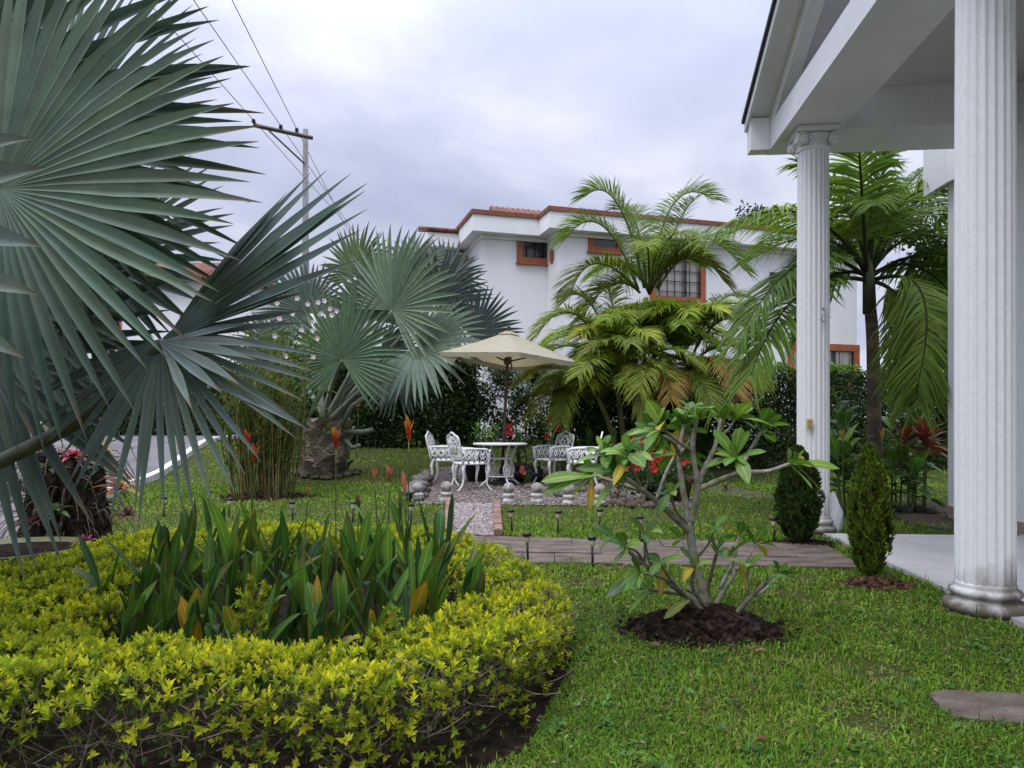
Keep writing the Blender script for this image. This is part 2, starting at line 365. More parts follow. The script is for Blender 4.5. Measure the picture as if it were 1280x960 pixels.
# slab path crossing the lawn to the patio
def slab_mat():
    m = MB_('path_slab'); f = m.noise(3.5, 9, .62, stretch=(1, 2.2, 1)); f2 = m.noise(75, 8, .7)
    c = m.ramp(f, [(.28, (.065, .05, .040)), (.5, (.14, .112, .092)), (.72, (.22, .18, .148))])
    c = m.mix(.6, c, m.ramp(f2, [(.3, (.4, .4, .4)), (.65, (1.2, 1.2, 1.2))]), 'MULTIPLY')
    m.l(c, m.b.inputs['Base Color']); m.b.inputs['Roughness'].default_value = .9; m.b.inputs['Specular IOR Level'].default_value = .12; m.bump(f2, .8, .008); return m.m
SLAB = slab_mat()
PATH = [(-1.2, 5.62), (1.5, 5.42), (2.62, 5.30), (2.78, 6.34), (1.5, 6.62), (-1.2, 6.92)]
g = G(); edges0 = np.linspace(0, 1, 6)
def pl(u, w):
    a = np.array(PATH[0])+(np.array(PATH[2])-np.array(PATH[0]))*u; b = np.array(PATH[5])+(np.array(PATH[3])-np.array(PATH[5]))*u; return a+(b-a)*w
for r in range(3):
    off = [0, .1, .04][r]
    us = [0]+[min(1, e_+off) for e_ in edges0[1:-1]]+[1]
    for i in range(len(us)-1):
        u0, u1 = us[i]+.0008, us[i+1]-.0008; w0, w1 = r/3+.002, (r+1)/3-.002; t = random.uniform(.92, 1.08)
        q = [pl(u0, w0), pl(u1, w0), pl(u1, w1), pl(u0, w1)]; z = .022+random.uniform(-.005, .006)
        hexa(g, [(*p, -.05) for p in q]+[(*p, z) for p in q], (t, t, t))
pth = g.build('path', SLAB, smooth=False); kind(pth, 'structure')
sl = SLAB.node_tree
STEP = [Gp(1176, 872), Gp(1252, 862), Gp(1330, 876), Gp(1330, 925), Gp(1255, 908), Gp(1182, 890)]
g = G(); sp_ = [(p.x, p.y) for p in STEP]; cxs = np.mean([p[0] for p in sp_]); cys = np.mean([p[1] for p in sp_]); n_ = 40
ang = np.linspace(0, 2*PI, n_, endpoint=False); ex, ey = .34, .15
ring = [(cxs+.10+ex*np.sign(math.cos(a))*abs(math.cos(a))**.45*(1+.04*math.sin(3*a+1)), cys+ey*np.sign(math.sin(a))*abs(math.sin(a))**.5*(1+.05*math.sin(4*a))) for a in ang]
STEPP = [(x+(y-cys)*.3, y-(x-cxs)*.14) for x, y in ring]
g.add([(*p, -.03) for p in STEPP]+[(*p, .012) for p in STEPP], [tuple(range(n_, 2*n_))]+[(i, (i+1) % n_, n_+(i+1) % n_, n_+i) for i in range(n_)])
tag(g.build('stepping_stone', SLAB, origin=(cxs, cys, 0), smooth=False), 'flat brown stepping stone sunk in the grass before the fluted column', 'stone')
# gravel terrace and gravel path
def gravel_mat():
    m = MB_('gravel_bed'); f = m.noise(45, 5); c = m.ramp(f, [(.3, (.045, .036, .03)), (.5, (.15, .12, .10)), (.7, (.30, .26, .23))])
    m.l(c, m.b.inputs['Base Color']); m.b.inputs['Roughness'].default_value = .95; m.bump(f, .8, .02); return m.m
GM = gravel_mat()
PAD = [(-1.30, 9.55), (2.4, 9.2), (3.0, 12.4), (2.6, 14.6), (-1.5, 14.6), (-1.55, 12)]
GPATH = [(-.62, 6.9), (-.13, 6.82), (-.2, 9.5), (-.84, 9.52)]
kind(sheet('gravel_terrace', PAD, .012, GM), 'structure')
kind(sheet('gravel_path', GPATH, .016, GM), 'structure')
def in_rect(n, poly):
    p = np.array(poly); x = rng.uniform(p[:, 0].min(), p[:, 0].max(), n); y = rng.uniform(p[:, 1].min(), p[:, 1].max(), n); k = inpoly(x, y, poly); return x[k], y[k]
g = G()
for poly, n_, s0 in ((GPATH, 3400, .017), (PAD, 6500, .02)):
    x, y = in_rect(n_, poly); k = len(x); pos = np.stack([x, y, gzv(y)+.018], 1)
    d = rdirs(k); d[:, 2] *= .3
    t = ICO1[0]*np.array([1.1, .75, .5]); c = jitv((.24, .21, .19) if poly is GPATH else (.17, .14, .12), k, .55, .1)
    scatter(g, t, ICO1[1], pos, d, np.tile([0, 0, 1.], (k, 1))+rng.normal(size=(k, 3))*.3, rng.uniform(.6, 1.5, k)*s0, c)
m = MB_('pebble'); at = m.n('ShaderNodeAttribute', attribute_name='tint'); m.l(at.outputs[0], m.b.inputs['Base Color']); m.b.inputs['Roughness'].default_value = .85
kind(g.build('gravel', m.m), 'stuff', 'grey brown pebbles of the path and terrace under the iron chairs', 'gravel')
BRICK = solid('edging_brick', (.30, .17, .125), (.13, .085, .065), 18, .9, .4)
for a, b, lab in ((GPATH[0], GPATH[3], 'weathered brick edging along the gravel path beside the left lawn'), (GPATH[1], GPATH[2], 'weathered brick edging along the gravel path beside the lawn with solar lights')):
    g = G(); a, b = V(a), V(b); n_ = 12; d = (b-a)/n_
    for i in range(n_):
        c = a+d*(i+.5); t = random.uniform(.75, 1.15)
        box(g, (c.x, c.y, .03+random.uniform(-.006, .006)), (.085, d.length*.93, .09), math.atan2(-d.x, d.y)+random.uniform(-.03, .03), (t, t, t), .008)
    tag(g.build('brick_edging', BRICK, origin=(a.x, a.y, 0), smooth=False), lab, 'edging')

# ================================================================ PORTICO
def column_mat():
    m = MB_('column_paint'); t = m.n('ShaderNodeTexCoord'); s = m.n('ShaderNodeSeparateXYZ'); m.l(t.outputs['Object'], s.inputs[0])
    f = m.noise(5, 7, .65, stretch=(1, 1, .28)); f2 = m.noise(24, 5); base = m.ramp(f2, [(.25, (.74, .74, .735)), (.6, (.80, .80, .80))])
    # mould and splashed soil on the lowest part of the shaft
    h = m.n('ShaderNodeMapRange'); m.l(s.outputs[2], h.inputs[0]); h.inputs[1].default_value = .02; h.inputs[2].default_value = .62; h.inputs[3].default_value = .55; h.inputs[4].default_value = -.30
    ad = m.n('ShaderNodeMath', operation='ADD'); m.l(f, ad.inputs[0]); m.l(h.outputs[0], ad.inputs[1])
    k = m.ramp(ad.outputs[0], [(.62, (0, 0, 0)), (.80, (.45, .45, .45)), (1.08, (.95, .95, .95))]); c = m.mix(k, base, (.085, .068, .042))
    m.l(c, m.b.inputs['Base Color']); m.b.inputs['Roughness'].default_value = .7; m.b.inputs['Specular IOR Level'].default_value = .2; m.bump(f2, .08, .003); return m.m
CM = column_mat()
por = thing('portico', 'white gabled portico on fluted ionic columns over the pale tiled patio', 'portico', L(0, 0, 0))
ZS = 3.99
def column(a, face=True):
    c = L(a, 0, 0); r0, r1 = .151, .142; g = G(); fl, per = 20, 8; zs = np.linspace(.16, 3.80, 12); th = np.linspace(0, 2*PI, fl*per, endpoint=False)
    ph = (th*fl/(2*PI)) % 1; prof = np.where(ph < .22, 0, np.sin(PI*(ph-.22)/.78))*.018
    v = []
    for z in zs:
        t = (z-.16)/3.64; rr = r0+(r1-r0)*t+.006*math.sin(PI*t*.8); dep = min(1, (z-.16)/.04+.15, (3.80-z)/.04+.15); r = rr-prof*dep
        v.append(np.stack([c.x+r*np.cos(th), c.y+r*np.sin(th), np.full_like(th, z)], 1))
    n_ = len(th); fs = np.array([(i*n_+j, i*n_+(j+1) % n_, (i+1)*n_+(j+1) % n_, (i+1)*n_+j) for i in range(len(zs)-1) for j in range(n_)])
    g.add(np.concatenate(v), fs); o = g.build('column', CM, por)
    g = G(); pr = [(.195, -.03), (.205, .012)]
    for cz, rr, R in ((.045, .038, .176), (.128, .022, .162)):
        for t in np.linspace(-PI/2, PI/2, 9): pr.append((R+rr*math.cos(t), cz+rr*math.sin(t)))
        pr.append((R-.01, cz+rr+.008))
    pr += [(.156, .172), (.149, .185)]
    lathe(g, c, pr, 40); g.build('column_base', CM, o)
    g = G(); lathe(g, c, [(.146, 3.775), (.160, 3.79), (.160, 3.805), (.147, 3.815), (.150, 3.85), (.180, 3.90), (.184, 3.915)], 32)
    z0 = 3.935; hw = .185
    hexa(g, [L(a-hw, -hw, z0), L(a-hw, hw, z0), L(a+hw, hw, z0), L(a+hw, -hw, z0), L(a-hw-.012, -hw-.012, ZS-.002), L(a-hw-.012, hw+.012, ZS-.002), L(a+hw+.012, hw+.012, ZS-.002), L(a+hw+.012, -hw-.012, ZS-.002)])
    # four pairs of volutes with their spirals
    for sa in (-1, 1):
        for sb in (-1, 1):
            p0 = L(a+sa*.15, sb*.185, 3.868); d = V((AV.x*sa, AV.y*sa, 0)); pts = []
            for end in (-1, 1):
                pass
            ax = [L(a+sa*.172, sb*.145, 3.872), L(a+sa*.06, sb*.145, 3.872)]
            tube(g, ax, .048, 16)
            e0 = L(a+sa*.174, sb*.145, 3.872)
            for w in (1,):
                pts = []
                for t in np.linspace(0, 4.2*PI, 44):
                    r = .05*(1-t/(4.6*PI)); pts.append(e0+V((BV.x*sb, BV.y*sb, 0))*(r*math.cos(t))+V((0, 0, 1))*(r*math.sin(t)))
                tube(g, pts, .0085, 5)
            e1 = L(a+sa*.135, sb*.192, 3.872); pts = []
            for t in np.linspace(0, 4.2*PI, 44):
                r = .05*(1-t/(4.6*PI)); pts.append(e1+V((AV.x*sa, AV.y*sa, 0))*(r*math.cos(t))+V((0, 0, 1))*(r*math.sin(t)))
            tube(g, pts, .0085, 5)
            tube(g, [L(a+sa*.135, sb*.19, 3.872), L(a+sa*.135, sb*.10, 3.872)], .048, 16)
    for th_ in np.linspace(0, 2*PI, 24, endpoint=False):
        q = c+V((math.cos(th_)*.185, math.sin(th_)*.185, 3.875)); g.add(ICO1[0]*np.array([.017, .017, .022])+np.array(tuple(q)), ICO1[1])
    g.build('capital', CM, o); return o
col_near = column(0.0); col_far = column(2.98); column(-3.0)
# outlet plate and hook on the far column
g = G(); q = P(1012, 530, L(2.98, 0, 0).y-.148); box(g, (q.x, q.y, q.z), (.058, .02, .105), -.0886, bev=.004)
box(g, (q.x, q.y-.011, q.z+.022), (.03, .006, .03), -.0886, (.6, .55, .4)); box(g, (q.x, q.y-.011, q.z-.022), (.03, .006, .03), -.0886, (.6, .55, .4))
g.build('outlet_plate', solid('ivory_plastic', (.62, .52, .30), (.55, .46, .27), 6, .5, 0), col_far, smooth=False)
g = G(); q = P(1028, 390, L(2.98, 0, 0).y-.135); pts = [q+V((0, 0, .03)), q+V((.01, -.03, .03)), q+V((.012, -.045, 0)), q+V((.0, -.05, -.09)), q+V((-.025, -.05, -.10)), q+V((-.03, -.05, -.05)), q+V((-.005, -.05, -.035))]
tube(g, spline(pts, 5), .006, 6); g.build('hook', solid('grey_metal', (.35, .35, .35), (.25, .25, .25), 20, .4, 0, metal=.6), col_far)
A0, A1 = -6.6, 3.58; AM = (A0+A1)/2; SL = .485
g = G(); pbox(g, A0, A1, -.30, .27, ZS, 4.265); g.build('front_beam', WHITE, por, smooth=False)
g = G(); pbox(g, 2.93, A1-.003, .272, 6, ZS+.002, 4.262); pbox(g, 2.935, 3.3, .275, 6, 4.263, 4.42); g.build('end_beam', WHITE, por, smooth=False)
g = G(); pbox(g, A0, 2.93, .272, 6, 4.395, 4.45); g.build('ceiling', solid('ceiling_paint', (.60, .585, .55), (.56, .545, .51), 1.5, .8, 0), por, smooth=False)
def rake(g, b0, b1, lo, hi, z_base):
    for s in (0, 1):
        ae = A1 if s == 0 else A0; aa = AM; rise = SL*abs(ae-aa)
        pts = []
        for dz in (lo, hi):
            pts += [L(ae, b0, z_base+dz), L(ae, b1, z_base+dz), L(aa, b1, z_base+rise+dz), L(aa, b0, z_base+rise+dz)]
        hexa(g, pts)
g = G(); rake(g, -.497, 6, .012, .05, 4.27); g.build('rake_soffit', WHITE, por, smooth=False)
g = G(); rake(g, -.53, -.50, -.03, .062, 4.27); g.build('bargeboard', WHITE, por, smooth=False)
g = G(); rake(g, -.56, 6.05, .064, .105, 4.27); g.build('roof', solid('roof_tile', (.055, .05, .05), (.03, .028, .028), 12, .7, .3), por, smooth=False)
g = G(); rake(g, -.298, -.17, -.16, .010, 4.27); g.build('gable_wall', WHITE, por, smooth=False)
g = G(); pbox(g, 3.42, A1-.004, -.50, -.303, ZS+.004, 4.33); g.build('eave_return', WHITE, por, smooth=False)
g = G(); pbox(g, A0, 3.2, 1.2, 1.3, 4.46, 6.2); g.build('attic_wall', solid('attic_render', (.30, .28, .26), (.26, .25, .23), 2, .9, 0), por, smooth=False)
# the house behind the colonnade
hom = thing('house', 'white house wall with eave block and grey downpipe behind the fluted columns', 'house', L(2, 2, 0))
g = G(); pbox(g, -6.5, 4.3, 1.93, 2.2, -.05, 4.39); g.build('wall', WALL, hom, smooth=False)
g = G(); pbox(g, -6.5, 4.3, 1.915, 1.93, .036, .14); g.build('skirting', solid('skirting_tile', (.42, .30, .26), (.36, .26, .22), 8, .5, 0), hom, smooth=False)
g = G(); hexa(g, [L(4.05, 1.80, 3.80), L(4.05, 2.25, 3.98), L(4.6, 2.25, 3.98), L(4.6, 1.80, 3.80), L(4.05, 1.80, 4.5), L(4.05, 2.25, 4.5), L(4.6, 2.25, 4.5), L(4.6, 1.80, 4.5)])
g.build('eave_block', WALL, hom, smooth=False)
g = G(); tube(g, [L(4.34, 1.975, .0), L(4.34, 1.975, 3.9)], .022, 10)
for z in (.6, 2.2, 3.4): tube(g, [L(4.34, 1.975, z), L(4.34, 1.975, z+.04)], .028, 10)
g.build('downpipe', solid('grey_pipe', (.33, .34, .36), (.27, .28, .3), 5, .5, 0), hom)

# ================================================================ NEIGHBOUR'S HOUSE BEHIND THE GARDEN
U = V((.956, .292)); W_ = V((-.292, .956)); HC = V((1.22, 19.0))
def HP(s, d, z): q = HC+U*s+W_*d; return V((q.x, q.y, z))
def hpix(px, py, d):
    r = (px-640)/F; o = HC+W_*d; s = (r*o.y-o.x)/(U.x-r*U.y); q = o+U*s; return s, H+(YH-py)*q.y/F
def hbox(g, s0, s1, d0, d1, z0, z1, col=(1, 1, 1)):
    hexa(g, [HP(s0, d0, z0), HP(s1, d0, z0), HP(s1, d1, z0), HP(s0, d1, z0), HP(s0, d0, z1), HP(s1, d0, z1), HP(s1, d1, z1), HP(s0, d1, z1)], col)
nh = thing('house', 'two storey white house with terracotta window frames and tiled parapet behind the palms', 'house', HP(0, 0, gz(19)))
g = G(); ZB, ZC0, ZC1 = .3, 6.18, 6.62; D1, D2 = .85, 2.6
hbox(g, 0, 9.8, 0, 8, ZB, ZC0); hbox(g, -1.85, -.003, D1, 8, ZB, ZC0); hbox(g, -2.75, -1.853, D2, 8, ZB, ZC0-.1)
g.build('wall', WALL, nh, smooth=False)
OV = .36
def cornice(g, z0, z1, ov):
    hbox(g, -ov, 9.8+ov, -ov, 8, z0, z1); hbox(g, -1.85-ov, -ov-.003, D1-ov, 8, z0, z1-.0015)
def slope_c(g, s0, s1, d0, d1, ov, z0, z1):   # coved underside
    hexa(g, [HP(s0, d0, z0), HP(s1, d0, z0), HP(s1, d1, z0), HP(s0, d1, z0), HP(s0-ov, d0-ov, z1), HP(s1+ov, d0-ov, z1), HP(s1+ov, d1, z1), HP(s0-ov, d1, z1)])
g = G(); cornice(g, ZC0-.0, ZC1, OV); hbox(g, -.06, 9.86, -.08, 7.9, ZC0-.1, ZC0-.002); hbox(g, -1.91, -.063, D1-.08, 7.9, ZC0-.1, ZC0-.003)
hbox(g, -2.75-OV, -1.85-OV-.003, D2-OV, 8, ZC0-.05, ZC1-.1)
g.build('cornice', WALL, nh, smooth=False)
g = G(); cornice(g, ZC1+.002, ZC1+.12, OV+.04); g.build('parapet_cap', CAPM, nh, smooth=False)
TILE = solid('clay_tile', (.22, .08, .048), (.11, .045, .03), 7, .85, .4)
g = G()
for i in range(8):
    s = -2.75-OV+.05+i*.118
    tube(g, [HP(s, D2-OV-.08, ZC1-.04), HP(s, D2+1.2, ZC1+.42)], .058, 8, col=jit((1, 1, 1), .2))
hexa(g, [HP(-3.12, D2-OV-.02, ZC1-.095), HP(-2.2, D2-OV-.02, ZC1-.095), HP(-2.2, D2+1.2, ZC1+.3), HP(-3.12, D2+1.2, ZC1+.3), HP(-3.12, D2-OV-.02, ZC1-.05), HP(-2.2, D2-OV-.02, ZC1-.05), HP(-2.2, D2+1.2, ZC1+.36), HP(-3.12, D2+1.2, ZC1+.36)])
g.build('roof', TILE, nh)
for s0, s1, d0, d1, zt in ((-1.3, 1.2, 1.0, 3.4, .72), (6.2, 9.6, 1.2, 5, .95)):
    g = G()
    n_ = int((s1-s0)/.16)
    for i in range(n_):
        s = s0+(i+.5)*.16; tube(g, [HP(s, d0, ZC1+.1), HP(s, (d0+d1)/2, ZC1+zt)], .08, 8, col=jit((1, 1, 1), .2))
    hexa(g, [HP(s0, d0, ZC1+.02), HP(s1, d0, ZC1+.02), HP(s1, d1, ZC1+.02), HP(s0, d1, ZC1+.02), HP(s0, (d0+d1)/2-.02, ZC1+zt-.02), HP(s1, (d0+d1)/2-.02, ZC1+zt-.02), HP(s1, (d0+d1)/2+.02, ZC1+zt-.02), HP(s0, (d0+d1)/2+.02, ZC1+zt-.02)])
    g.build('roof', TILE, nh)
WOODF = solid('curtain_cloth', (.42, .39, .36), (.30, .28, .26), 3, .9, .1, stretch=(6, 6, .4))
def hwin(px0, py0, px1, py1, d, fw, bars=0, rows=0, curtain=False, frame=True):
    s0, z1 = hpix(px0, py0, d); s1, _ = hpix(px1, py0, d); _, z0 = hpix(px0, py1, d)
    g = G(); e = .06
    if frame:
        hbox(g, s0, s1, d-e, d, z0, z0+fw); hbox(g, s0, s1, d-e, d, z1-fw, z1); hbox(g, s0, s0+fw, d-e+.002, d, z0+fw, z1-fw); hbox(g, s1-fw, s1, d-e+.002, d, z0+fw, z1-fw)
        hbox(g, s0-.03, s1+.03, d-e-.05, d-.001, z0-.05, z0-.002)
        w = g.build('window', TERRA, nh, smooth=False)
        g = G(); hbox(g, s0+fw, s1-fw, d-.012, d-.004, z0+fw, z1-fw); par = w
        g.build('pane', DARK, w, smooth=False)
    else:
        hbox(g, s0, s1, d-.02, d-.004, z0, z1, ); w = g.build('window', DARK, nh, smooth=False); fw = 0
    if curtain:
        g = G(); k = s0+fw
        for a, b in ((.0, .62), (.70, .95)):
            hbox(g, k+(s1-s0-2*fw)*a, k+(s1-s0-2*fw)*b, d-.02, d-.014, z0+fw+.02, z1-fw-.02)
        g.build('curtain', WOODF, w, smooth=False)
    if bars:
        g = G()
        for i in range(bars):
            s = s0+fw+(s1-s0-2*fw)*(i+.5)/bars; tube(g, [HP(s, d-.05, z0+fw), HP(s, d-.05, z1-fw)], .011, 5)
        for i in range(rows):
            z = z0+fw+(z1-z0-2*fw)*(i+.5)/rows; tube(g, [HP(s0+fw, d-.055, z), HP(s1-fw, d-.055, z)], .011, 5)
        g.build('grille', BLACK, w)
hwin(646, 291, 690, 328, D1, .15, 3, 0); hwin(735, 291, 776, 314, 0, .13); hwin(812, 297, 881, 377, 0, .16, 6, 5, True)
hwin(962, 340, 1004, 368, 0, 0, 7, 4, False, False); hwin(984, 428, 1073, 484, 0, .2, 6, 0, True)
# round blind window on the return, brown band below the left wing
s0, z0 = hpix(688, 305, D1); g = G(); pts = [HP(-.008, .42+.15*math.cos(t), 5.62+.2*math.sin(t)) for t in np.linspace(0, 2*PI, 24, endpoint=False)]
p2 = [p+V((-.02*U.x, -.02*U.y, 0)) for p in pts]; g.add([tuple(p) for p in pts+p2], [tuple(range(24, 48))]+[(i, (i+1) % 24, 24+(i+1) % 24, 24+i) for i in range(24)])
g.build('oculus', TERRA, nh, smooth=False)
g = G(); hbox(g, -2.5, -1.856, D2-.05, D2-.002, 5.3, 6.0); g.build('brick_panel', TERRA, nh, smooth=False)
g = G(); hbox(g, -1.8, 0-.01, D1-.5, D1-.01, 2.95, 3.2); g.build('canopy', solid('grey_slab', (.2, .18, .165), (.15, .14, .13), 3, .8, .1), nh, smooth=False)
g = G(); q = HP(2.35, 1.5, 0); tube(g, [(q.x, q.y, 6.5), (q.x, q.y, 8.25)], .018, 5); tag(g.build('antenna', solid('dull_metal', (.2, .2, .21), (.15, .15, .16), 9, .5, 0), origin=(q.x, q.y, 6.5)), 'thin whip antenna rising from the white house roof', 'antenna')
q = HP(6.6, 2, 0); q.z = ZC1+.1; wt = thing('water_tank', 'small grey water tank on the white house roof beside the palm fronds', 'tank', q)
g = G(); lathe(g, q, [(.3, 0), (.33, .5), (.3, .62), (.12, .7)], 20); g.build('tank_body', solid('tank_grey', (.14, .145, .17), (.1, .105, .12), 5, .5, 0), wt)
g = G(); lathe(g, q+V((0, 0, .7)), [(.13, 0), (.13, .05), (.06, .09)], 14); g.build('lid', BLACK, wt)

# far left neighbour and utility pole
q = V((-14, 31, gz(31))); fh = thing('house', 'low white house with red tiled roof glimpsed behind the big grey fan leaves', 'house', q)
g = G(); box(g, (q.x, q.y, q.z+3.0), (7.5, 6, 6.0)); g.build('wall', WALL, fh, smooth=False)
g = G(); zt = q.z+6.0
hexa(g, [(q.x-4.2, q.y-3.5, zt), (q.x+4.2, q.y-3.5, zt), (q.x+4.2, q.y+3.5, zt), (q.x-4.2, q.y+3.5, zt), (q.x-3, q.y-.1, zt+1.3), (q.x+3, q.y-.1, zt+1.3), (q.x+3, q.y+.1, zt+1.3), (q.x-3, q.y+.1, zt+1.3)])
for i in range(36):
    x = q.x-4.1+i*.233; k = max(-3, min(3, (x-q.x)*.72)); tube(g, [(x, q.y-3.55, zt+.05), (q.x+k, q.y-.1, zt+1.36)], .09, 6, col=jit((1, 1, 1), .2))
g.build('roof', TILE, fh)
for dx in (-2, 1.6):
    g = G(); box(g, (q.x+dx, q.y-3.02, q.z+4.2), (1.3, .05, 1.1)); w = g.build('window', TERRA, fh, smooth=False)
    g = G(); box(g, (q.x+dx, q.y-3.05, q.z+4.2), (1.05, .03, .85)); g.build('pane', DARK, w, smooth=False)
pb = PG(382, 24); up = thing('utility_pole', 'grey concrete utility pole with a slanting crossarm against the clouds', 'pole', pb)
CG = solid('pole_concrete', (.22, .21, .20), (.16, .155, .15), 6, .9, .2)
top = P(382, 162, 24); g = G(); tube(g, [pb+V((0, 0, -.1)), top], [.16, .085], 14); g.build('pole', CG, up)
ARM = solid('arm_wood', (.10, .08, .065), (.06, .05, .04), 8, .8, .2)
a0, a1 = P(318, 158, 23.0), P(392, 174, 23.9); a0.y -= .1; a1.y -= .1; g = G(); tube(g, [a0, a1], .072, 4); g.build('crossarm', ARM, up, smooth=False)
g = G(); tube(g, [P(336, 163, 23.1), P(381, 205, 23.86)], .03, 5); g.build('brace', ARM, up)
INS = []
for px, py, yy in ((317, 155, 22.9), (351, 162, 23.3), (371, 166, 23.55)):
    q = P(px, py, yy); g = G(); lathe(g, q, [(.015, -.05), (.02, .03), (.065, .05), (.065, .075), (.04, .085), (.06, .10), (.05, .15), (.02, .17)], 12); g.build('insulator', BLACK, up); INS.append(q+V((0, 0, .12)))
for k, (q, (px, py, yy), lab) in enumerate(zip(INS, ((183, 0, 15.8), (242, 0, 16.2), (290, 0, 16.4)), ('leftmost overhead power line, passing the tips of the grey fan leaves', 'middle one of three overhead power lines in the cloudy sky', 'overhead power line nearest the pole top, with open cloud around it'))):
    n_ = P(px, py, yy); d = n_-q; pts = []
    for t in np.linspace(-4, 3.2, 40): p = q+d*t; p.z += -.012*0+.0; pts.append(p)
    g = G(); tube(g, pts, .011, 5); tag(g.build('power_line', BLACK, origin=q), lab, 'wire')
for k, (px0, py0, px1, py1) in enumerate(((300, 215, 190, 250),)):
    pass
# ================================================================ FAN PALMS
def fan(g, c, ang, nv, R, nseg=44, span=300, fuse=.48, cup=.16, droop=.12, col=(.10, .14, .115), Rf=None, fold=.5, tip=(.14, .12, .075), sag=0, skip=0, wj=1.0):
    c = np.array(tuple(c)); nv = nrm(np.array(nv, float)); a = R_(ang); ax = np.array([math.cos(a), 0, math.sin(a)])
    ax = nrm(ax-nv*np.dot(ax, nv)); sd_ = np.cross(nv, ax)
    dth = R_(span)/nseg
    for i in range(nseg):
        if random.random() < skip: continue
        th = -R_(span)/2+dth*(i+.5); f = abs(th)/(R_(span)/2)
        L_ = R*(1-.22*f*f)*random.uniform(.95, 1.05)*(Rf(math.degrees(th)) if Rf else 1)
        bend = random.gauss(0, .03)*(3 if random.random() < .06 else 1); d0 = math.cos(th)*ax+math.sin(th)*sd_; t0 = -math.sin(th)*ax+math.cos(th)*sd_
        lift = cup*(1-.4*f); cc = np.array(col)*random.uniform(.8, 1.2)*np.array([random.uniform(.92, 1.08), 1, random.uniform(.9, 1.12)])
        dr = droop*random.uniform(.6, 1.5); kk = [.004, .16, .3, fuse, .6, .72, .83, .92, 1.0]; v = []; cs = []
        tw = random.gauss(0, .25); burnt = random.random() < .16
        for k in kk:
            r = k*L_; q = c+d0*r+t0*bend*L_*max(0, k-fuse)*2+nv*(lift*L_*k*(1-.45*k))+np.array([0, 0, -1])*dr*L_*max(0, k-.3)**2+np.array([0, 0, -1])*sag*L_*k*k
            hw = r*dth*.5 if k <= fuse else fuse*L_*dth*.5*wj*(1.12-.12*((k-fuse)/(1-fuse)))*max(.03, 1-((k-fuse)/(1-fuse))**2.2)
            hw *= 1.02; fd = fold*hw*(1 if k <= fuse else 1.15)
            tt = t0 if k <= fuse else t0*math.cos(tw*(k-fuse))+nv*math.sin(tw*(k-fuse))
            e = np.array(tip)*(1.25 if burnt else 1) if k > (.9 if burnt else .97) else cc
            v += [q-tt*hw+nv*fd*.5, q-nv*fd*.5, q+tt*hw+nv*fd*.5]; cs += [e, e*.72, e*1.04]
        n_ = len(kk); g.add(v, [(j*3+m, j*3+m+1, j*3+m+4, j*3+m+3) for j in range(n_-1) for m in (0, 1)], np.array(cs))
PET = solid('petiole', (.19, .22, .16), (.12, .145, .10), 10, .6, .2)
PETD = solid('petiole_grey', (.12, .13, .10), (.07, .075, .055), 9, .7, .3)
def fan_frond(root, c, start, ang, nv, R, rp=.02, mat=L_PALM, pm=None, sagp=.15, **kw):
    g = G(); fan(g, c, ang, nv, R, **kw); fr = g.build('frond', mat, root)
    g = G(); s = V(start); m = (s+c)/2+V((0, 0, sagp)); tube(g, spline([s, m, c], 7), [rp*1.8, rp*1.1, rp*.8], 8); g.build('petiole', pm or PETD, fr); return fr
# big grey fan palm at the left edge: its trunk is just outside the frame
BT = V((-4.0, 4.3, 0))
bp = thing('fan_palm', 'huge grey green fan palm whose stiff pleated leaves reach in over the yellow hedge', 'palm tree', BT)
def fan_trunk(root, b, r, h, seed):
    g = G(); n_ = 30; r_ = random.Random(seed); v = []; c = []
    for i, z in enumerate(np.linspace(-.05, h, 14)):
        t = max(0, z)/h; rr = r*(.78+.32*math.sin(PI*min(1, .15+t*.7))-.35*max(0, t-.75))
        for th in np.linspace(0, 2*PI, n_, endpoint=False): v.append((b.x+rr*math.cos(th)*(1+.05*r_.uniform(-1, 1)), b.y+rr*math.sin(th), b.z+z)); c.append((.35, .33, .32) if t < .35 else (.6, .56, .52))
    g.add(v, [(i*n_+j, i*n_+(j+1) % n_, (i+1)*n_+(j+1) % n_, (i+1)*n_+j) for i in range(13) for j in range(n_)]+[tuple(13*n_+j for j in range(n_))], np.array(c))
    k = int(58*h)
    for i in range(k):       # old split leaf bases wrapped round the trunk, edges lifting off
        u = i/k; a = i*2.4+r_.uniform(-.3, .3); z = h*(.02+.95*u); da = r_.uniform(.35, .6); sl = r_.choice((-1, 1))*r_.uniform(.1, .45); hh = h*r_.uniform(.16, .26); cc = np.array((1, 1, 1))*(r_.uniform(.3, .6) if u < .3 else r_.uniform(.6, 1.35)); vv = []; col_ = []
        lift = r_.uniform(.04, .16)*(.6+u)
        for iy in range(5):
            for ix in range(5):
                p_ = iy/4; q_ = ix/4-.5; th = a+da*2*q_*(1-.55*p_)+sl*p_; rr = r*(.98+.25*math.sin(PI*min(1, .15+.6*u)))*(1.0)+lift*p_**1.5-.05*(abs(q_)*2)**2
                vv.append((b.x+rr*math.cos(th), b.y+rr*math.sin(th), b.z+z+hh*(p_-.3)+r_.uniform(-.012, .012))); col_.append(cc*(1.15-.5*(ix % 2)*.4)*r_.uniform(.8, 1.15))
        g.add(vv, [(y*5+x, y*5+x+1, y*5+x+6, y*5+x+5) for y in range(4) for x in range(4)], np.array(col_))
    return g.build('trunk', solid('palm_bark', (.50, .40, .32), (.20, .155, .12), 12, .95, .9, .02, stretch=(1, 1, 4), spec=.08), root, smooth=False)
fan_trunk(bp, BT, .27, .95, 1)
st = BT+V((.1, -.1, .8)); GRY = (.108, .165, .115); GRD = (.078, .125, .085)
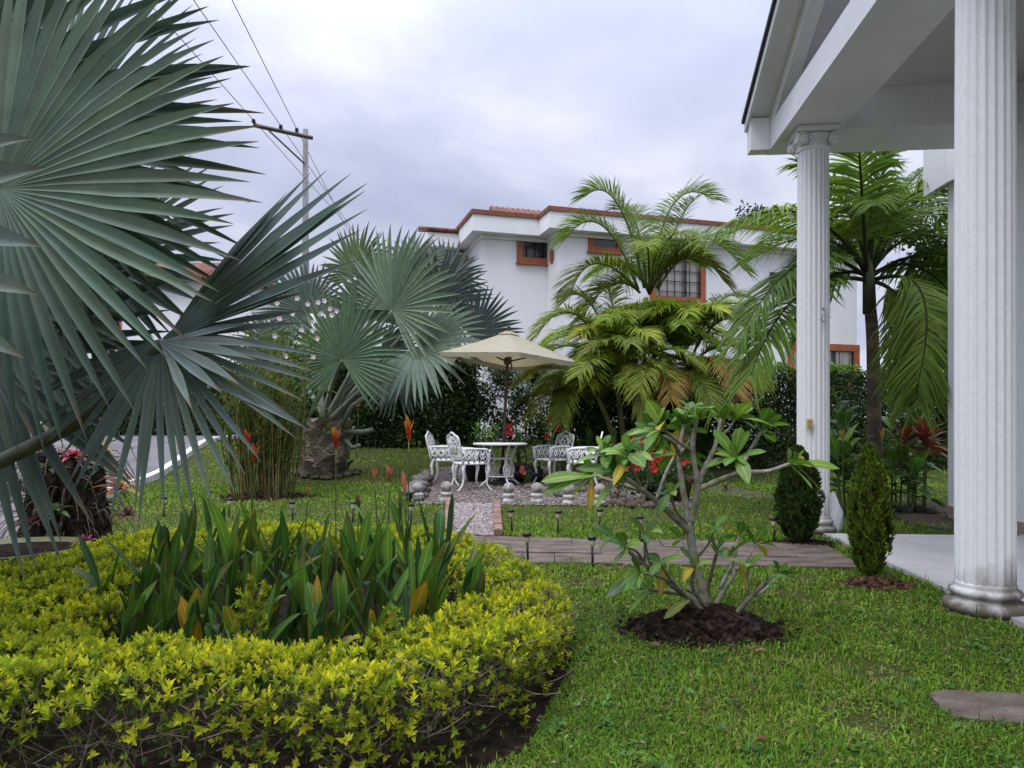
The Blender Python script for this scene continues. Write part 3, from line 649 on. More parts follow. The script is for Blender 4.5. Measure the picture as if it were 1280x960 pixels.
fan_frond(bp, P(-2, 236, 2.9), st+V((0, 0, .1)), 22, (-.15, -1, .12), 1.14, nseg=57, span=318, col=GRY, cup=.1, fold=.55, sagp=.5, wj=1.05)
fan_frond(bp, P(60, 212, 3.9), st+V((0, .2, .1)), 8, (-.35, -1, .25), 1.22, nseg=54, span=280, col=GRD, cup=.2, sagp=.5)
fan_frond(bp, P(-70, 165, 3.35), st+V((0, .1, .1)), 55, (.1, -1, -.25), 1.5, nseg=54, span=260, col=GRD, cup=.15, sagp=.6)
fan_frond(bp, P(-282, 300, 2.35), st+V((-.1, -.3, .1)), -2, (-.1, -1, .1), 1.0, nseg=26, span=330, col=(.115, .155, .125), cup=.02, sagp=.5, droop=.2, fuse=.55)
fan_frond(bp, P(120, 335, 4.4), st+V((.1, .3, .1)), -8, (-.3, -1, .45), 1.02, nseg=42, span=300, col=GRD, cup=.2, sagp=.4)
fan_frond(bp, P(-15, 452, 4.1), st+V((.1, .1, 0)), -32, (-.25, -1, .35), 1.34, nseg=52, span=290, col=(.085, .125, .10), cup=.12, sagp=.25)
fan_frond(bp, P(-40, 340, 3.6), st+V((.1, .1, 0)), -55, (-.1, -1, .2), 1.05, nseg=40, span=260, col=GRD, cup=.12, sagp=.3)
# the leaf in front: a loose upper bundle of long segments and a drooping ring of short ones
q2 = P(204, 428, 2.9); fr = None
g = G(); q2n = (-.35, -1, .35)
fan(g, q2, 37, (-.25, -1, .3), 1.02, nseg=10, span=42, fuse=.30, cup=.05, droop=.02, col=(.12, .168, .142), fold=.7, wj=2.7)
fan(g, q2+V((-.02, .03, .02)), -62, (-.1, -1, .18), .72, nseg=32, span=205, fuse=.36, cup=.07, droop=.05, col=(.125, .17, .145), fold=.45, wj=1.15, sag=.02)
fan(g, q2+V((.0, -.03, .0)), -26, (-.05, -1, .6), .46, nseg=6, span=72, fuse=.33, cup=.22, droop=.05, col=(.15, .195, .175), fold=.3, wj=1.5, sag=.02)
fr = g.build('frond', L_PALM, bp)
g = G(); tube(g, spline([BT+V((.2, -.2, .45)), P(-10, 582, 3.35), P(100, 525, 3.1), P(170, 462, 2.98), q2], 7), [.05, .034, .029, .025, .02], 9); g.build('petiole', PETD, fr)

# second fan palm, in the lawn with a ring of stones
b2 = PG(405, 13.75); b2.z = gz(13.75)
mp2 = thing('fan_palm', 'grey green fan palm on a fat fibrous trunk ringed by stones in the lawn', 'palm tree', b2)
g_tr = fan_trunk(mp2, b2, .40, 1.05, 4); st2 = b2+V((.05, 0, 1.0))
S2 = 13.75
for px, py, yy, ang, nv, R, colr, sp in (
        (428, 450, 12.9, 95, (-.25, -1, .1), 1.42, (.10, .165, .085), 300), (490, 388, 13.6, 55, (-.55, -1, .15), 1.75, (.14, .205, .12), 230),
        (522, 434, 13.3, -28, (-.3, -1, .7), 1.45, (.13, .19, .125), 250), (542, 380, 14.3, 50, (.55, -1, -.25), 1.3, (.115, .155, .14), 230),
        (590, 420, 14.2, 38, (.5, -1, -.15), 1.15, (.10, .135, .125), 210), (448, 345, 14.4, 80, (-.5, -1, .0), 1.15, (.12, .18, .075), 230),
        (385, 392, 14.4, 125, (.5, -1, .2), 1.2, (.12, .165, .125), 240), (512, 338, 14.9, 80, (-.2, -1, .5), 1.0, (.12, .165, .13), 230),
        (475, 445, 14.3, -35, (-.5, -1, .5), 1.15, (.075, .125, .075), 240), (350, 440, 14.6, 175, (.5, -1, .4), 1.1, (.09, .13, .095), 240),
        (556, 352, 15, 70, (.4, -1, .2), 1.05, (.11, .15, .13), 220), (500, 470, 13.6, -50, (-.2, -1, .8), 1.1, (.085, .135, .09), 220), (462, 400, 14.0, 100, (.3, -1, .2), 1.2, (.10, .16, .085), 220)):
    c = P(px, py, yy); fan_frond(mp2, c, st2+V((random.uniform(-.15, .15), -.05, random.uniform(-.1, .15))), ang, nv, R, rp=.032, pm=PET, nseg=int(sp/6.6), span=sp, col=colr, cup=random.uniform(.15, .3), fuse=.5, sagp=.1, fold=.6, droop=random.uniform(.1, .22))
g = None
for px, py, dx, dy in ((440, 508, 70, -48), (372, 520, -40, -40), (455, 540, 45, -12), (440, 560, 40, -14)):
    g = G(); p = P(405+(px-405)*.5, 540, 13.5); tube(g, [p, P(px, py, 13.4), P(px+dx*.25, py+dy*.25, 13.35)], [.06, .05, .04], 6); g.build('leaf_base', PET, mp2)

# ================================================================ FEATHER PALMS
def bez(p0, p1, p2, t): return p0*(1-t)**2+p1*2*t*(1-t)+p2*t*t
def pinnate(g, p0, p1, p2, nl, ll, w, col, droop=.35, vee=.35, t0=.2, rach=.018, rcol=(.12, .14, .05), tipc=None, fwd=.55):
    p0, p1, p2 = V(p0), V(p1), V(p2); pts = [bez(p0, p1, p2, t) for t in np.linspace(0, 1, 16)]
    tube(g, pts, [rach*1.6, rach, rach*.7, rach*.25], 5, col=np.tile(np.array(rcol), (16, 1)))
    for i in range(nl):
        t = t0+(1-t0)*(i+.5)/nl
        for s in (-1, 1):
            t_ = min(1, t+random.uniform(-.004, .004)); p = bez(p0, p1, p2, t_); T = (bez(p0, p1, p2, min(1, t_+.02))-bez(p0, p1, p2, t_-.02)).normalized()
            S = T.cross(V((0, 0, 1)))
            if S.length < .05: S = T.cross(V((0, 1, 0)))
            S.normalize(); Nn = S.cross(T).normalized()
            if Nn.z < 0 and abs(T.z) < .9: Nn = -Nn
            f_ = fwd+random.gauss(0, .1)+.5*((t-t0)/(1-t0))**2; sh = (.45+.55*math.sin(PI*min(1, .18+.75*(t-t0)/(1-t0))))*random.uniform(.88, 1.1)
            d = (S*s*math.cos(f_)+T*math.sin(f_)+Nn*(vee+random.gauss(0, .08))).normalized(); l = ll*sh
            wd = (T-d*T.dot(d)).normalized()*w*.5; v = []; cs = []; cb = np.array(col)*random.uniform(.72, 1.25)*np.array([random.uniform(.9, 1.15), 1, 1])
            dr = droop*random.uniform(.7, 1.4)
            for k, hw in ((0, .5), (.3, 1), (.65, .8), (1, .08)):
                q = p+d*l*k+V((0, 0, -1))*dr*l*k*k; v += [q-wd*hw, q+wd*hw]; cs += [cb if (k < 1 or tipc is None) else np.array(tipc)]*2
            g.add([tuple(x) for x in v], [(0, 1, 3, 2), (2, 3, 5, 4), (4, 5, 7, 6)], np.array(cs))
# areca clump: several canes in one clump
ab = PG(800, 14.3); ar = thing('areca_palm', 'tall clump of golden green feather palms between the parasol and the ionic column', 'palm tree', ab)
AY = 14.0; CANE = solid('cane', (.22, .20, .08), (.13, .11, .045), 5, .6, .1)
def canes(root, specs):
    for px, top, yy in specs:
        g = G(); b = PG(800+(px-800)*.5, yy); t = P(px, top, yy); tube(g, spline([b, (b+t)/2+V((random.uniform(-.1, .1), 0, 0)), t], 6), [.06, .05, .045], 7); g.build('cane', CANE, root)
canes(ar, ((808, 372, 14.2), (822, 378, 14.3), (768, 455, 13.9), (862, 455, 14.0), (745, 490, 13.7), (800, 470, 13.6)))
def fr_px(root, lst, yy, nl, ll, w, colr, **kw):
    for it in lst:
        (a, b), (c, d), (e, f) = it[:3]; dy = it[3] if len(it) > 3 else random.uniform(-.7, .7); cc = it[4] if len(it) > 4 else colr
        g = G(); pinnate(g, P(a, b, yy), P(c, d, yy+dy*.5), P(e, f, yy+dy), nl, ll, w, jit(cc, .12), **kw); g.build('frond', L_GEN, root)
ARG = (.145, .215, .05); ARY = (.25, .30, .045); ARB = (.28, .21, .05)
fr_px(ar, [((798, 362), (752, 232), (706, 300)), ((805, 360), (775, 205), (731, 246)), ((812, 360), (832, 205), (892, 250)), ((820, 360), (868, 248), (930, 338)),
           ((822, 362), (862, 285), (905, 352), -.5, (.10, .11, .025)), ((797, 362), (735, 292), (712, 372), -.6, (.11, .13, .025)), ((808, 358), (800, 250), (772, 262), .9), ((815, 358), (850, 262), (868, 250), .8),
           ((800, 366), (765, 330), (728, 398), .6)], 14.1, 84, .66, .023, ARG, droop=.3, vee=.45, t0=.12)
fr_px(ar, [((765, 455), (712, 345), (672, 420), -.6), ((766, 450), (740, 350), (708, 372), .4), ((770, 452), (790, 360), (850, 385), -.4), ((772, 455), (830, 375), (890, 430), -.7),
           ((768, 455), (770, 350), (752, 360), .3), ((762, 460), (700, 400), (664, 470), .5), ((860, 455), (905, 360), (945, 425), -.3), ((862, 455), (925, 400), (950, 475), -.8, ARY),
           ((858, 455), (840, 365), (805, 395), -.7), ((864, 455), (890, 355), (925, 372), .6), ((866, 460), (935, 430), (925, 500), -1.0, ARB), ((860, 462), (905, 430), (918, 490), -1.2, ARB)], 13.8, 76, .58, .022, (.20, .26, .045), droop=.35, vee=.4, t0=.12)
fr_px(ar, [((745, 490), (690, 430), (645, 482), -.5, ARY), ((744, 488), (700, 440), (668, 520), -.8), ((748, 485), (752, 400), (720, 420), -.4), ((750, 488), (800, 420), (835, 470), -.9, ARY),
           ((800, 470), (830, 410), (868, 455), -.9), ((802, 470), (840, 440), (838, 500), -1.1, ARB), ((798, 470), (770, 400), (735, 440), -.9), ((752, 495), (790, 450), (805, 520), -1.1), ((740, 495), (705, 470), (700, 530), -.9),
           ((735, 500), (690, 480), (655, 500), -.3, (.16, .15, .02)), ((850, 480), (880, 450), (890, 520), -1.0), ((846, 470), (810, 430), (800, 490), -1.2), ((760, 470), (745, 430), (722, 470), -1.3, ARY)], 13.5, 66, .52, .022, (.19, .24, .042), droop=.4, vee=.35, t0=.12)
def crown3(root, px, py, yy, n, Lr, colr, nl=62, ll=.52, seed=0):
    c = P(px, py, yy); random.seed(seed)
    for i in range(n):
        a = i*2.4+random.uniform(-.4, .4); L_ = Lr*random.uniform(.8, 1.15); h = V((math.cos(a), math.sin(a), 0)); up = random.uniform(.65, 1.15)
        g = G(); pinnate(g, c, c+(h*.38+V((0, 0, up)))*L_*.75, c+(h*random.uniform(.7, .9)+V((0, 0, up*.75-.35)))*L_, nl, ll, .021, jit(random.choice(colr), .15), droop=.45, vee=.35, t0=.12); g.build('frond', L_GEN, root)
YG = ((.24, .33, .05), (.30, .37, .05), (.20, .29, .05), (.33, .38, .05), (.28, .35, .05))
crown3(ar, 765, 452, 14.3, 11, 1.75, YG, seed=1); crown3(ar, 850, 450, 14.4, 11, 1.7, YG, seed=2); crown3(ar, 808, 440, 14.7, 9, 1.6, YG, seed=3)
crown3(ar, 735, 505, 13.8, 10, 1.25, YG, seed=4); crown3(ar, 800, 500, 13.7, 9, 1.2, YG, seed=5); crown3(ar, 875, 490, 14.0, 9, 1.3, YG, seed=6); crown3(ar, 812, 368, 14.5, 8, 1.7, YG[:3], nl=70, ll=.62, seed=7); crown3(ar, 862, 425, 13.8, 10, 1.3, YG, seed=8); crown3(ar, 785, 440, 13.6, 10, 1.25, YG, seed=9); crown3(ar, 770, 470, 13.4, 8, 1.2, YG, seed=10)
random.seed(17)
# dark trunked palm beyond the patio
KY = 9.4; kb = PG(1093, KY); kp_ = thing('feather_palm', 'slender dark trunked feather palm with broad drooping fronds beyond the far column', 'palm tree', kb)
g = G(); pts = [kb+V((0, 0, -.05)), P(1093, 540, KY), P(1091, 430, KY), P(1088, 385, KY), P(1086, 345, KY)]; sp = spline(pts, 10); tube(g, sp, [.125, .088, .078, .072, .068], 16, col=np.array([(1, 1, 1) if (i % 4) else (1.9, 1.8, 1.7) for i in range(len(sp))]))
g.build('trunk', solid('ringed_trunk', (.11, .08, .062), (.06, .043, .034), 7, .8, .3, stretch=(1, 1, 6)), kp_)
g = G(); tube(g, [P(1087, 392, KY), P(1086, 350, KY), P(1085, 318, KY)], [.085, .075, .04], 12); g.build('crownshaft', solid('crownshaft_skin', (.075, .085, .035), (.04, .05, .022), 5, .5, .1), kp_)
KG = (.15, .25, .05); KD = (.11, .19, .045)
fr_px(kp_, [((1084, 345), (1076, 230), (1072, 150), -.9), ((1083, 342), (1010, 215), (893, 292), -.8), ((1082, 345), (1000, 275), (922, 425), -.9), ((1082, 350), (985, 330), (938, 470), -1.2),
            ((1089, 342), (1128, 250), (1185, 228), .5, KD), ((1090, 345), (1150, 300), (1215, 330), .5, KD), ((1091, 350), (1185, 320), (1148, 478), -1.0, (.16, .24, .05)), ((1090, 352), (1150, 360), (1146, 500), -.9, (.14, .22, .045)),
            ((1087, 340), (1108, 240), (1165, 205), .9, KD), ((1084, 345), (1050, 280), (1010, 330), .9, KD), ((1088, 345), (1150, 300), (1205, 390), .8, KD), ((1083, 345), (1035, 320), (1005, 410), .5, KD), ((1086, 342), (1060, 220), (1000, 205), .3),
            ((1086, 342), (1096, 225), (1118, 170), -.3)], KY, 84, .68, .033, KG, droop=.4, vee=.15, rach=.02, rcol=(.05, .055, .025), fwd=.5)

crown3(kp_, 1086, 345, 9.6, 10, 1.85, (KG, KD, (.10, .18, .04)), nl=66, ll=.6, seed=23)
random.seed(29)
# ================================================================ HEDGES AND TREES
TR = solid('hedge_stem', (.05, .04, .03), (.025, .02, .015), 10, .9, .3)
def big_hedge(label, x0, x1, y, z1, th, n, colr, size, sparse=None, ytilt=0, topc=None):
    h = thing('hedge', label, 'hedge', ((x0+x1)/2, y, gz(y))); ORG[h.name] = V(h.location)
    g = G(); x = rng.uniform(x0, x1, n); yy = y+(x-x0)*ytilt+rng.uniform(-th/2, th/2, n); z0 = gzv(yy); z = z0+(z1-z0)*(1-rng.random(n)**.95*.98)+.06*np.sin(x*5)+.04*np.sin(x*13)
    front = rng.random(n) < .75; yy = np.where(front, y+(x-x0)*ytilt-th/2+rng.exponential(.1, n)+.08*np.sin(x*3.1)*np.sin(z*4)+.05*np.sin(x*7+z*5), yy)
    if sparse is not None: k = rng.random(n) < sparse(x, z); x, yy, z = x[k], yy[k], z[k]; n = len(x)
    pos = np.stack([x, yy, z], 1); d = rdirs(n, .2); d[:, 1] -= .5; up = rdirs(n, .8); c = jitv(colr, n, .45, .15)
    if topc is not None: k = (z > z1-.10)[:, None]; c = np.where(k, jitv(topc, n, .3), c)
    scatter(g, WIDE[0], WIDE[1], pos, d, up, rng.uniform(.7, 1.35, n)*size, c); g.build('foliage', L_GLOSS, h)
    g = G()
    for i in range(int((x1-x0)*6)):
        xx = random.uniform(x0, x1); y_ = y+(xx-x0)*ytilt+random.uniform(-th*.3, th*.3); b = V((xx, y_, gz(y_))); t = V((xx+random.uniform(-.15, .15), y_, z1-random.uniform(.1, .5)))
        tube(g, spline([b, (b+t)/2+V((random.uniform(-.08, .08), 0, 0)), t], 4), [.022, .016, .008], 5)
    g.build('stems', TR, h); return h
big_hedge('tall dark green hedge behind the grey fan palm and white iron chairs', -6.2, .9, 17.3, 2.55, .9, 62000, (.046, .082, .026), .09, lambda x, z: np.clip(np.where(x > -.85, .34+.3*(np.sin(x*7)*np.sin(z*5)), 1), .08, 1), topc=(.05, .08, .025))
big_hedge('clipped dark hedge behind the areca palm, thin enough to show pale wall', .9, 4.4, 16.2, 2.25, .7, 42000, (.05, .09, .027), .085, lambda x, z: np.clip(.85+.5*np.sin(x*6.1)*np.sin(z*4.3), .3, 1))
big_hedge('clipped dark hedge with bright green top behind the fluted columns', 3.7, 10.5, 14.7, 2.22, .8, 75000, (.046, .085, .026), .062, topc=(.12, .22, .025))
def tree(label, base, h, crown, n, leaf, colr, trunk_r=.16, name='tree'):
    t = thing(name, label, 'tree', base); b = V(base)
    g = G(); top = b+V((0, 0, h)); tube(g, spline([b, b+V((.1, 0, h*.4)), top], 6), [trunk_r, trunk_r*.7, trunk_r*.3], 8)
    ctr = []
    for k in range(16):
        a = random.random()*6.28; r = random.uniform(.2, .8); q = top+V((crown[0]*r*math.cos(a), crown[1]*r*math.sin(a), crown[2]*random.uniform(-.7, .8))); ctr.append(q)
        tube(g, spline([b+V((.05, 0, h*random.uniform(.45, .9))), (top+q)/2, q], 4), [trunk_r*.35, trunk_r*.2, .015], 5)
    g.build('trunk', BARK, t)
    g = G(); ci = rng.integers(0, len(ctr), n); cs = np.array([tuple(q) for q in ctr]); off = rng.normal(size=(n, 3)); off = nrm(off)*(rng.random((n, 1))**.45)*np.array(crown)*.42
    pos = cs[ci]+off; d = nrm(off)+rdirs(n)*.8; k = .55+.65*rng.random(len(ctr)); c = jitv(colr, n, .35)*k[ci][:, None]
    scatter(g, WIDE[0], WIDE[1], pos, d, rdirs(n, .8), rng.uniform(.7, 1.4, n)*leaf, c); g.build('crown', L_GEN, t); return t
tree('dark leafy tree beside the end of the white house, behind the feather palm', (14.0, 20.5, .6), 4.6, (2.6, 1.6, 1.7), 14000, .16, (.035, .065, .018))
tree('mid green tree beyond the dark hedge, seen under the portico beam', (10.4, 17.2, .6), 2.6, (1.5, 1.3, 1.0), 8000, .12, (.06, .11, .02))
tree('broad distant tree past the low house with the red tiled roof', (-22, 44, .6), 4.5, (4.5, 3, 2.4), 9000, .3, (.04, .07, .025), .25)
big_hedge('dark hedge in front of the low house beyond the road', -17.5, -8.6, 27.5, 3.3, 1.2, 16000, (.05, .085, .028), .15)
tree('round distant tree at the end of the grey road', (-13, 47, .6), 3.6, (3.8, 3, 2.0), 9000, .28, (.045, .075, .025), .25)
tree('distant dark tree behind the utility pole', (-7.5, 46, .6), 2.6, (4.2, 3, 1.6), 9000, .28, (.035, .06, .02), .25)
tree('thin tree whose twigs show above the white house roof near the tank', (10.2, 30, .6), 8.8, (1.0, 1.0, .7), 900, .14, (.03, .045, .02), .12)
# second parasol tip beyond the right hedge
q = P(1172, 452, 16); pa = thing('parasol', 'pale beige parasol whose tip shows above the right hedge', 'parasol', (q.x, q.y, gz(16)))
CANV = leafy('canvas', .35, .85, .1, .07, 5, (1.1, 1.0, .8))
g = G(); rr = 1.3; n_ = 8; ring = [q+V((rr*math.cos(i*PI/4+.2), rr*math.sin(i*PI/4+.2), -.42)) for i in range(n_)]
g.add([tuple(q)]+[tuple(p) for p in ring]+[tuple(p+V((0, 0, -.15))) for p in ring], [(0, 1+i, 1+(i+1) % n_) for i in range(n_)]+[(1+i, 1+n_+i, 1+n_+(i+1) % n_, 1+(i+1) % n_) for i in range(n_)], (.44, .41, .30)); g.build('canopy', CANV, pa, smooth=False)
g = G(); tube(g, [(q.x, q.y, gz(16)), (q.x, q.y, q.z)], .025, 8); g.build('pole', ARM, pa)

# ================================================================ YELLOW HEDGE ROUND THE BED
OUT = [(-4.4, 1.95), (-2.0, 1.98), (-.75, 2.02), (-.28, 2.13), (.0, 2.42), (.18, 2.9), (.29, 3.44), (.2, 3.95), (0, 4.5), (-.28, 5.07), (-.6, 5.55), (-1.2, 5.8), (-2.6, 5.55), (-3.0, 4.5), (-3.6, 3.6), (-4.4, 3.3)]
INN = [(-1.55, 2.62), (-1.0, 2.60), (-.52, 2.72), (-.26, 3.35), (-.38, 4.1), (-.85, 4.75), (-1.5, 4.95), (-2.05, 4.8), (-2.05, 4.0), (-1.75, 3.2)]
HZ = .27
def smooth_poly(p, n=6):
    r = []; m = len(p)
    for i in range(m):
        a, b, c, d = [np.array(p[(i+k) % m], float) for k in (-1, 0, 1, 2)]
        for t in np.linspace(0, 1, n, endpoint=False): r.append(tuple(.5*((2*b)+(-a+c)*t+(2*a-5*b+4*c-d)*t*t+(-a+3*b-3*c+d)*t**3)))
    return r
OUTS, INNS = smooth_poly(OUT), smooth_poly(INN)
BEDS = [(x*1.0+(.0 if x > -.3 else 0), y-(.02 if y < 2.5 else 0)) for x, y in OUTS]
BEDS = [(x+.05*max(0, 1-abs(y-2.35)/.4)*(x > -.4), y) for x, y in BEDS]
kind(sheet('planting_bed', BEDS, .008, SOIL), 'structure')
yh = thing('hedge', 'low clipped hedge of lime yellow leaves curving round the planting bed', 'hedge', (-1.2, 3, 0))
LIME = (.60, .56, .03); LIMG = (.20, .31, .03); OLIV = (.06, .10, .016)
def ring_pts(n):
    x = rng.uniform(-4.4, .35, n); y = rng.uniform(1.7, 5.9, n); k = inpoly(x, y, OUTS) & ~inpoly(x, y, INNS); return x[k], y[k]
def edge_dist(x, y, poly):
    p = np.array(poly); d = np.full(len(x), 9.)
    for i in range(len(p)):
        a, b = p[i], p[(i+1) % len(p)]; ab_ = b-a; t = np.clip(((x-a[0])*ab_[0]+(y-a[1])*ab_[1])/max(ab_@ab_, 1e-9), 0, 1)
        d = np.minimum(d, np.hypot(x-a[0]-t*ab_[0], y-a[1]-t*ab_[1]))
    return d
def topz(x, y): return HZ+.075*np.clip((3.0-y)/.8, 0, 1)+.022*np.sin(x*5+y*3)+.018*np.sin(x*11-y*9)+.015*np.sin(x*23+y*17)
SPR = [sprig(8, .95, s) for s in (1, 2, 3)]
g = G()
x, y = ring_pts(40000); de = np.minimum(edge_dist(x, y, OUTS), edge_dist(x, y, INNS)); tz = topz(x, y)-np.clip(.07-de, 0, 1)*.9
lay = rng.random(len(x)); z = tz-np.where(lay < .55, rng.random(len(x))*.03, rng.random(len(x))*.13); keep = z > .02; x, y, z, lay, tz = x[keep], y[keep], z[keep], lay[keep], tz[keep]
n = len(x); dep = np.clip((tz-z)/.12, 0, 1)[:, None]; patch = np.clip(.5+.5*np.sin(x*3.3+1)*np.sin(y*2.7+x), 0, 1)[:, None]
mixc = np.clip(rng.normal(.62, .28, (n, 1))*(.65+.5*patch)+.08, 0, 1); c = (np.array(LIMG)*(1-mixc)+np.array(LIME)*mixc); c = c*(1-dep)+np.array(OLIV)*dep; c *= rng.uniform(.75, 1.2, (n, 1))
d = rng.normal(size=(n, 3))*.42; d[:, 2] += 1; wh = rng.integers(0, 3, n)
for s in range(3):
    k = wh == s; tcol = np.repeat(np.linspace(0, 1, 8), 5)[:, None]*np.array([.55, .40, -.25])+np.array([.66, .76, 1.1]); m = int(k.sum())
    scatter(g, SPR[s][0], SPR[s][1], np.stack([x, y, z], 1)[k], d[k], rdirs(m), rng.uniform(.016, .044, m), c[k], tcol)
# outer faces: sparse sprigs over bare twigs
def face_pts(poly, n):
    p = np.array(poly+[poly[0]]); sl_ = np.hypot(*(np.diff(p, axis=0).T)); cu = np.concatenate([[0], np.cumsum(sl_)]); u = rng.uniform(0, cu[-1], n); i = np.searchsorted(cu, u)-1; i = np.clip(i, 0, len(sl_)-1)
    t = ((u-cu[i])/sl_[i])[:, None]; q = p[i]+(p[i+1]-p[i])*t; tn = nrm(p[i+1]-p[i]); return q, np.stack([tn[:, 1], -tn[:, 0]], 1)
q, nn_ = face_pts(OUTS, 5200); n = len(q); hz = topz(q[:, 0], q[:, 1]); z = hz*(1-rng.random(n)**.75)*.95+.015; dep = rng.random(n)*.12; pos = np.stack([q[:, 0]-nn_[:, 0]*dep, q[:, 1]-nn_[:, 1]*dep, z], 1)
den = np.clip((z/hz)*1.2-.12+.35*np.sin(q[:, 0]*4+q[:, 1]*5), .16, 1); k = rng.random(n) < den; pos, nn2, z = pos[k], nn_[k], z[k]; n = len(pos)
d = np.concatenate([nn2*.8, np.full((n, 1), .8)], 1)+rng.normal(size=(n, 3))*.4; mixc = np.clip(rng.normal(.45, .3, (n, 1)), 0, 1); c = (np.array(LIMG)*(1-mixc)+np.array(LIME)*mixc)*rng.uniform(.6, 1.15, (n, 1))
scatter(g, SPR[0][0], SPR[0][1], pos, d, rdirs(n), rng.uniform(.02, .04, n), c)
# a shoot growing above the clipped top, in front of the lance leaves
for px0, py0, px1, py1, k in ((300, 800, 315, 722, 60), (540, 690, 556, 660, 20), (320, 800, 330, 735, 40), (150, 700, 156, 650, 20), (485, 800, 492, 765, 22)):
    yy = 2.72 if py0 > 760 else 4.6; a, b = P(px0, py0, yy), P(px1, py1, yy); t = rng.random(k)
    pos = np.array([tuple(a+(b-a)*float(s)) for s in t])+rng.normal(size=(k, 3))*.02*(1.2-t[:, None]); scatter(g, SPR[1][0], SPR[1][1], pos, rng.normal(size=(k, 3))*.6+np.array([0, 0, .8]), rdirs(k), rng.uniform(.022, .036, k), jitv((.27, .31, .025), k, .25))
# shaded old leaves inside the hedge
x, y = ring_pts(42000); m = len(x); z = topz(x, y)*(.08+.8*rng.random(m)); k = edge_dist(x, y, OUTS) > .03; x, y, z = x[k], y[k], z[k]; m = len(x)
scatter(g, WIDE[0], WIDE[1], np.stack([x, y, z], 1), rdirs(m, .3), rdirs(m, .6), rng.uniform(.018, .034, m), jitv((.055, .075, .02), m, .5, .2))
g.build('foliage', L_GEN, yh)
g = G()
q, nn_ = face_pts(OUTS, 2300)
for i in range(len(q)):
    if q[i][1] > 4.5 and random.random() < .6: continue
    b = np.array([q[i][0]-nn_[i][0]*random.uniform(.06, .25), q[i][1]-nn_[i][1]*random.uniform(.06, .25), random.uniform(0, .24)]); L_ = random.uniform(.1, .26)
    d = np.array([nn_[i][0]*random.uniform(-.1, .8)+random.gauss(0, .5), nn_[i][1]*random.uniform(-.1, .8)+random.gauss(0, .5), random.uniform(.15, 1.2)]); d = nrm(d); m_ = b+d*L_*.5+np.random.default_rng(i).normal(size=3)*.018; e_ = b+d*L_; e_[2] = min(e_[2], float(topz(b[0], b[1]))+.0)
    r_ = random.uniform(.0012, .0032); tube(g, spline([b, m_, e_], 3), [r_, r_*.8, r_*.4], 4, col=jit((1, 1, 1), .5), cap=False)
for i in range(150):
    x, y = ring_pts(40); b = np.array([x[0], y[0], -.01]); e_ = b+np.array([random.gauss(0, .06), random.gauss(0, .06), HZ*.9]); tube(g, spline([b, (b+e_)/2+np.array([random.gauss(0, .02), 0, 0]), e_], 3), [.006, .004, .002], 4, cap=False)
g.build('twigs', TWIG, yh)

# ================================================================ PLANTS IN THE BED
CG1 = (.07, .155, .03); CG2 = (.14, .26, .045); CGD = (.038, .09, .03); CY = (.34, .24, .02); COR = (.42, .2, .02)
STEM = solid('green_stem', (.12, .17, .04), (.07, .10, .025), 9, .6, .1)
def lance_plant(b, h, n, seed, label, group, lean=0, yellow=0, L_=.30, W=.055):
    random.seed(seed); t = thing('lance_plant', label, 'plant', b, group); g = G()
    for i in range(n):
        a = (i % 2)*PI+random.uniform(-.8, .8)+seed; k = i/max(1, n-1); z = h*(.05+.6*k); tl = random.uniform(.08, .42)*(2.0 if random.random() < .25 else 1); dr = random.uniform(.05, .35)*(2.2 if random.random() < .25 else 1)
        base = V(b)+V((lean*z, random.gauss(0, .01), z)); d = V((math.cos(a)*tl+lean, math.sin(a)*tl*.7, 1))
        c = random.choice((CG1, CG1, CG2, CGD)); tc = None
        if random.random() < yellow*.6: c, tc = random.choice(((CG2, COR), (CY, COR), ((.2, .22, .03), CY)))
        elif random.random() < .35: tc = random.choice(((.20, .24, .04), (.26, .26, .04), (.14, .10, .04)))
        L2_ = min(L_*random.uniform(.8, 1.15), (h-z)*1.25+.1); blade(g, base, d, V((-math.cos(a), -math.sin(a), .4)), L2_, W*random.uniform(.8, 1.25), dr, jit(c, .22), tc, fold=.22, n=9, wave=.03, rib=True)
    g.build('leaves', L_GLOSS, t)
    g = G(); tube(g, spline([V(b), V(b)+V((lean*h*.3, 0, h*.4)), V(b)+V((lean*h*.7, 0, h*.72))], 4), [.008, .007, .004], 6); g.build('stem', STEM, t); return t
GL = 'lance-leaved plants in the hedged bed'
LAB = 'upright dark green lance leaved plant in the bed inside the yellow hedge'
seed = 40
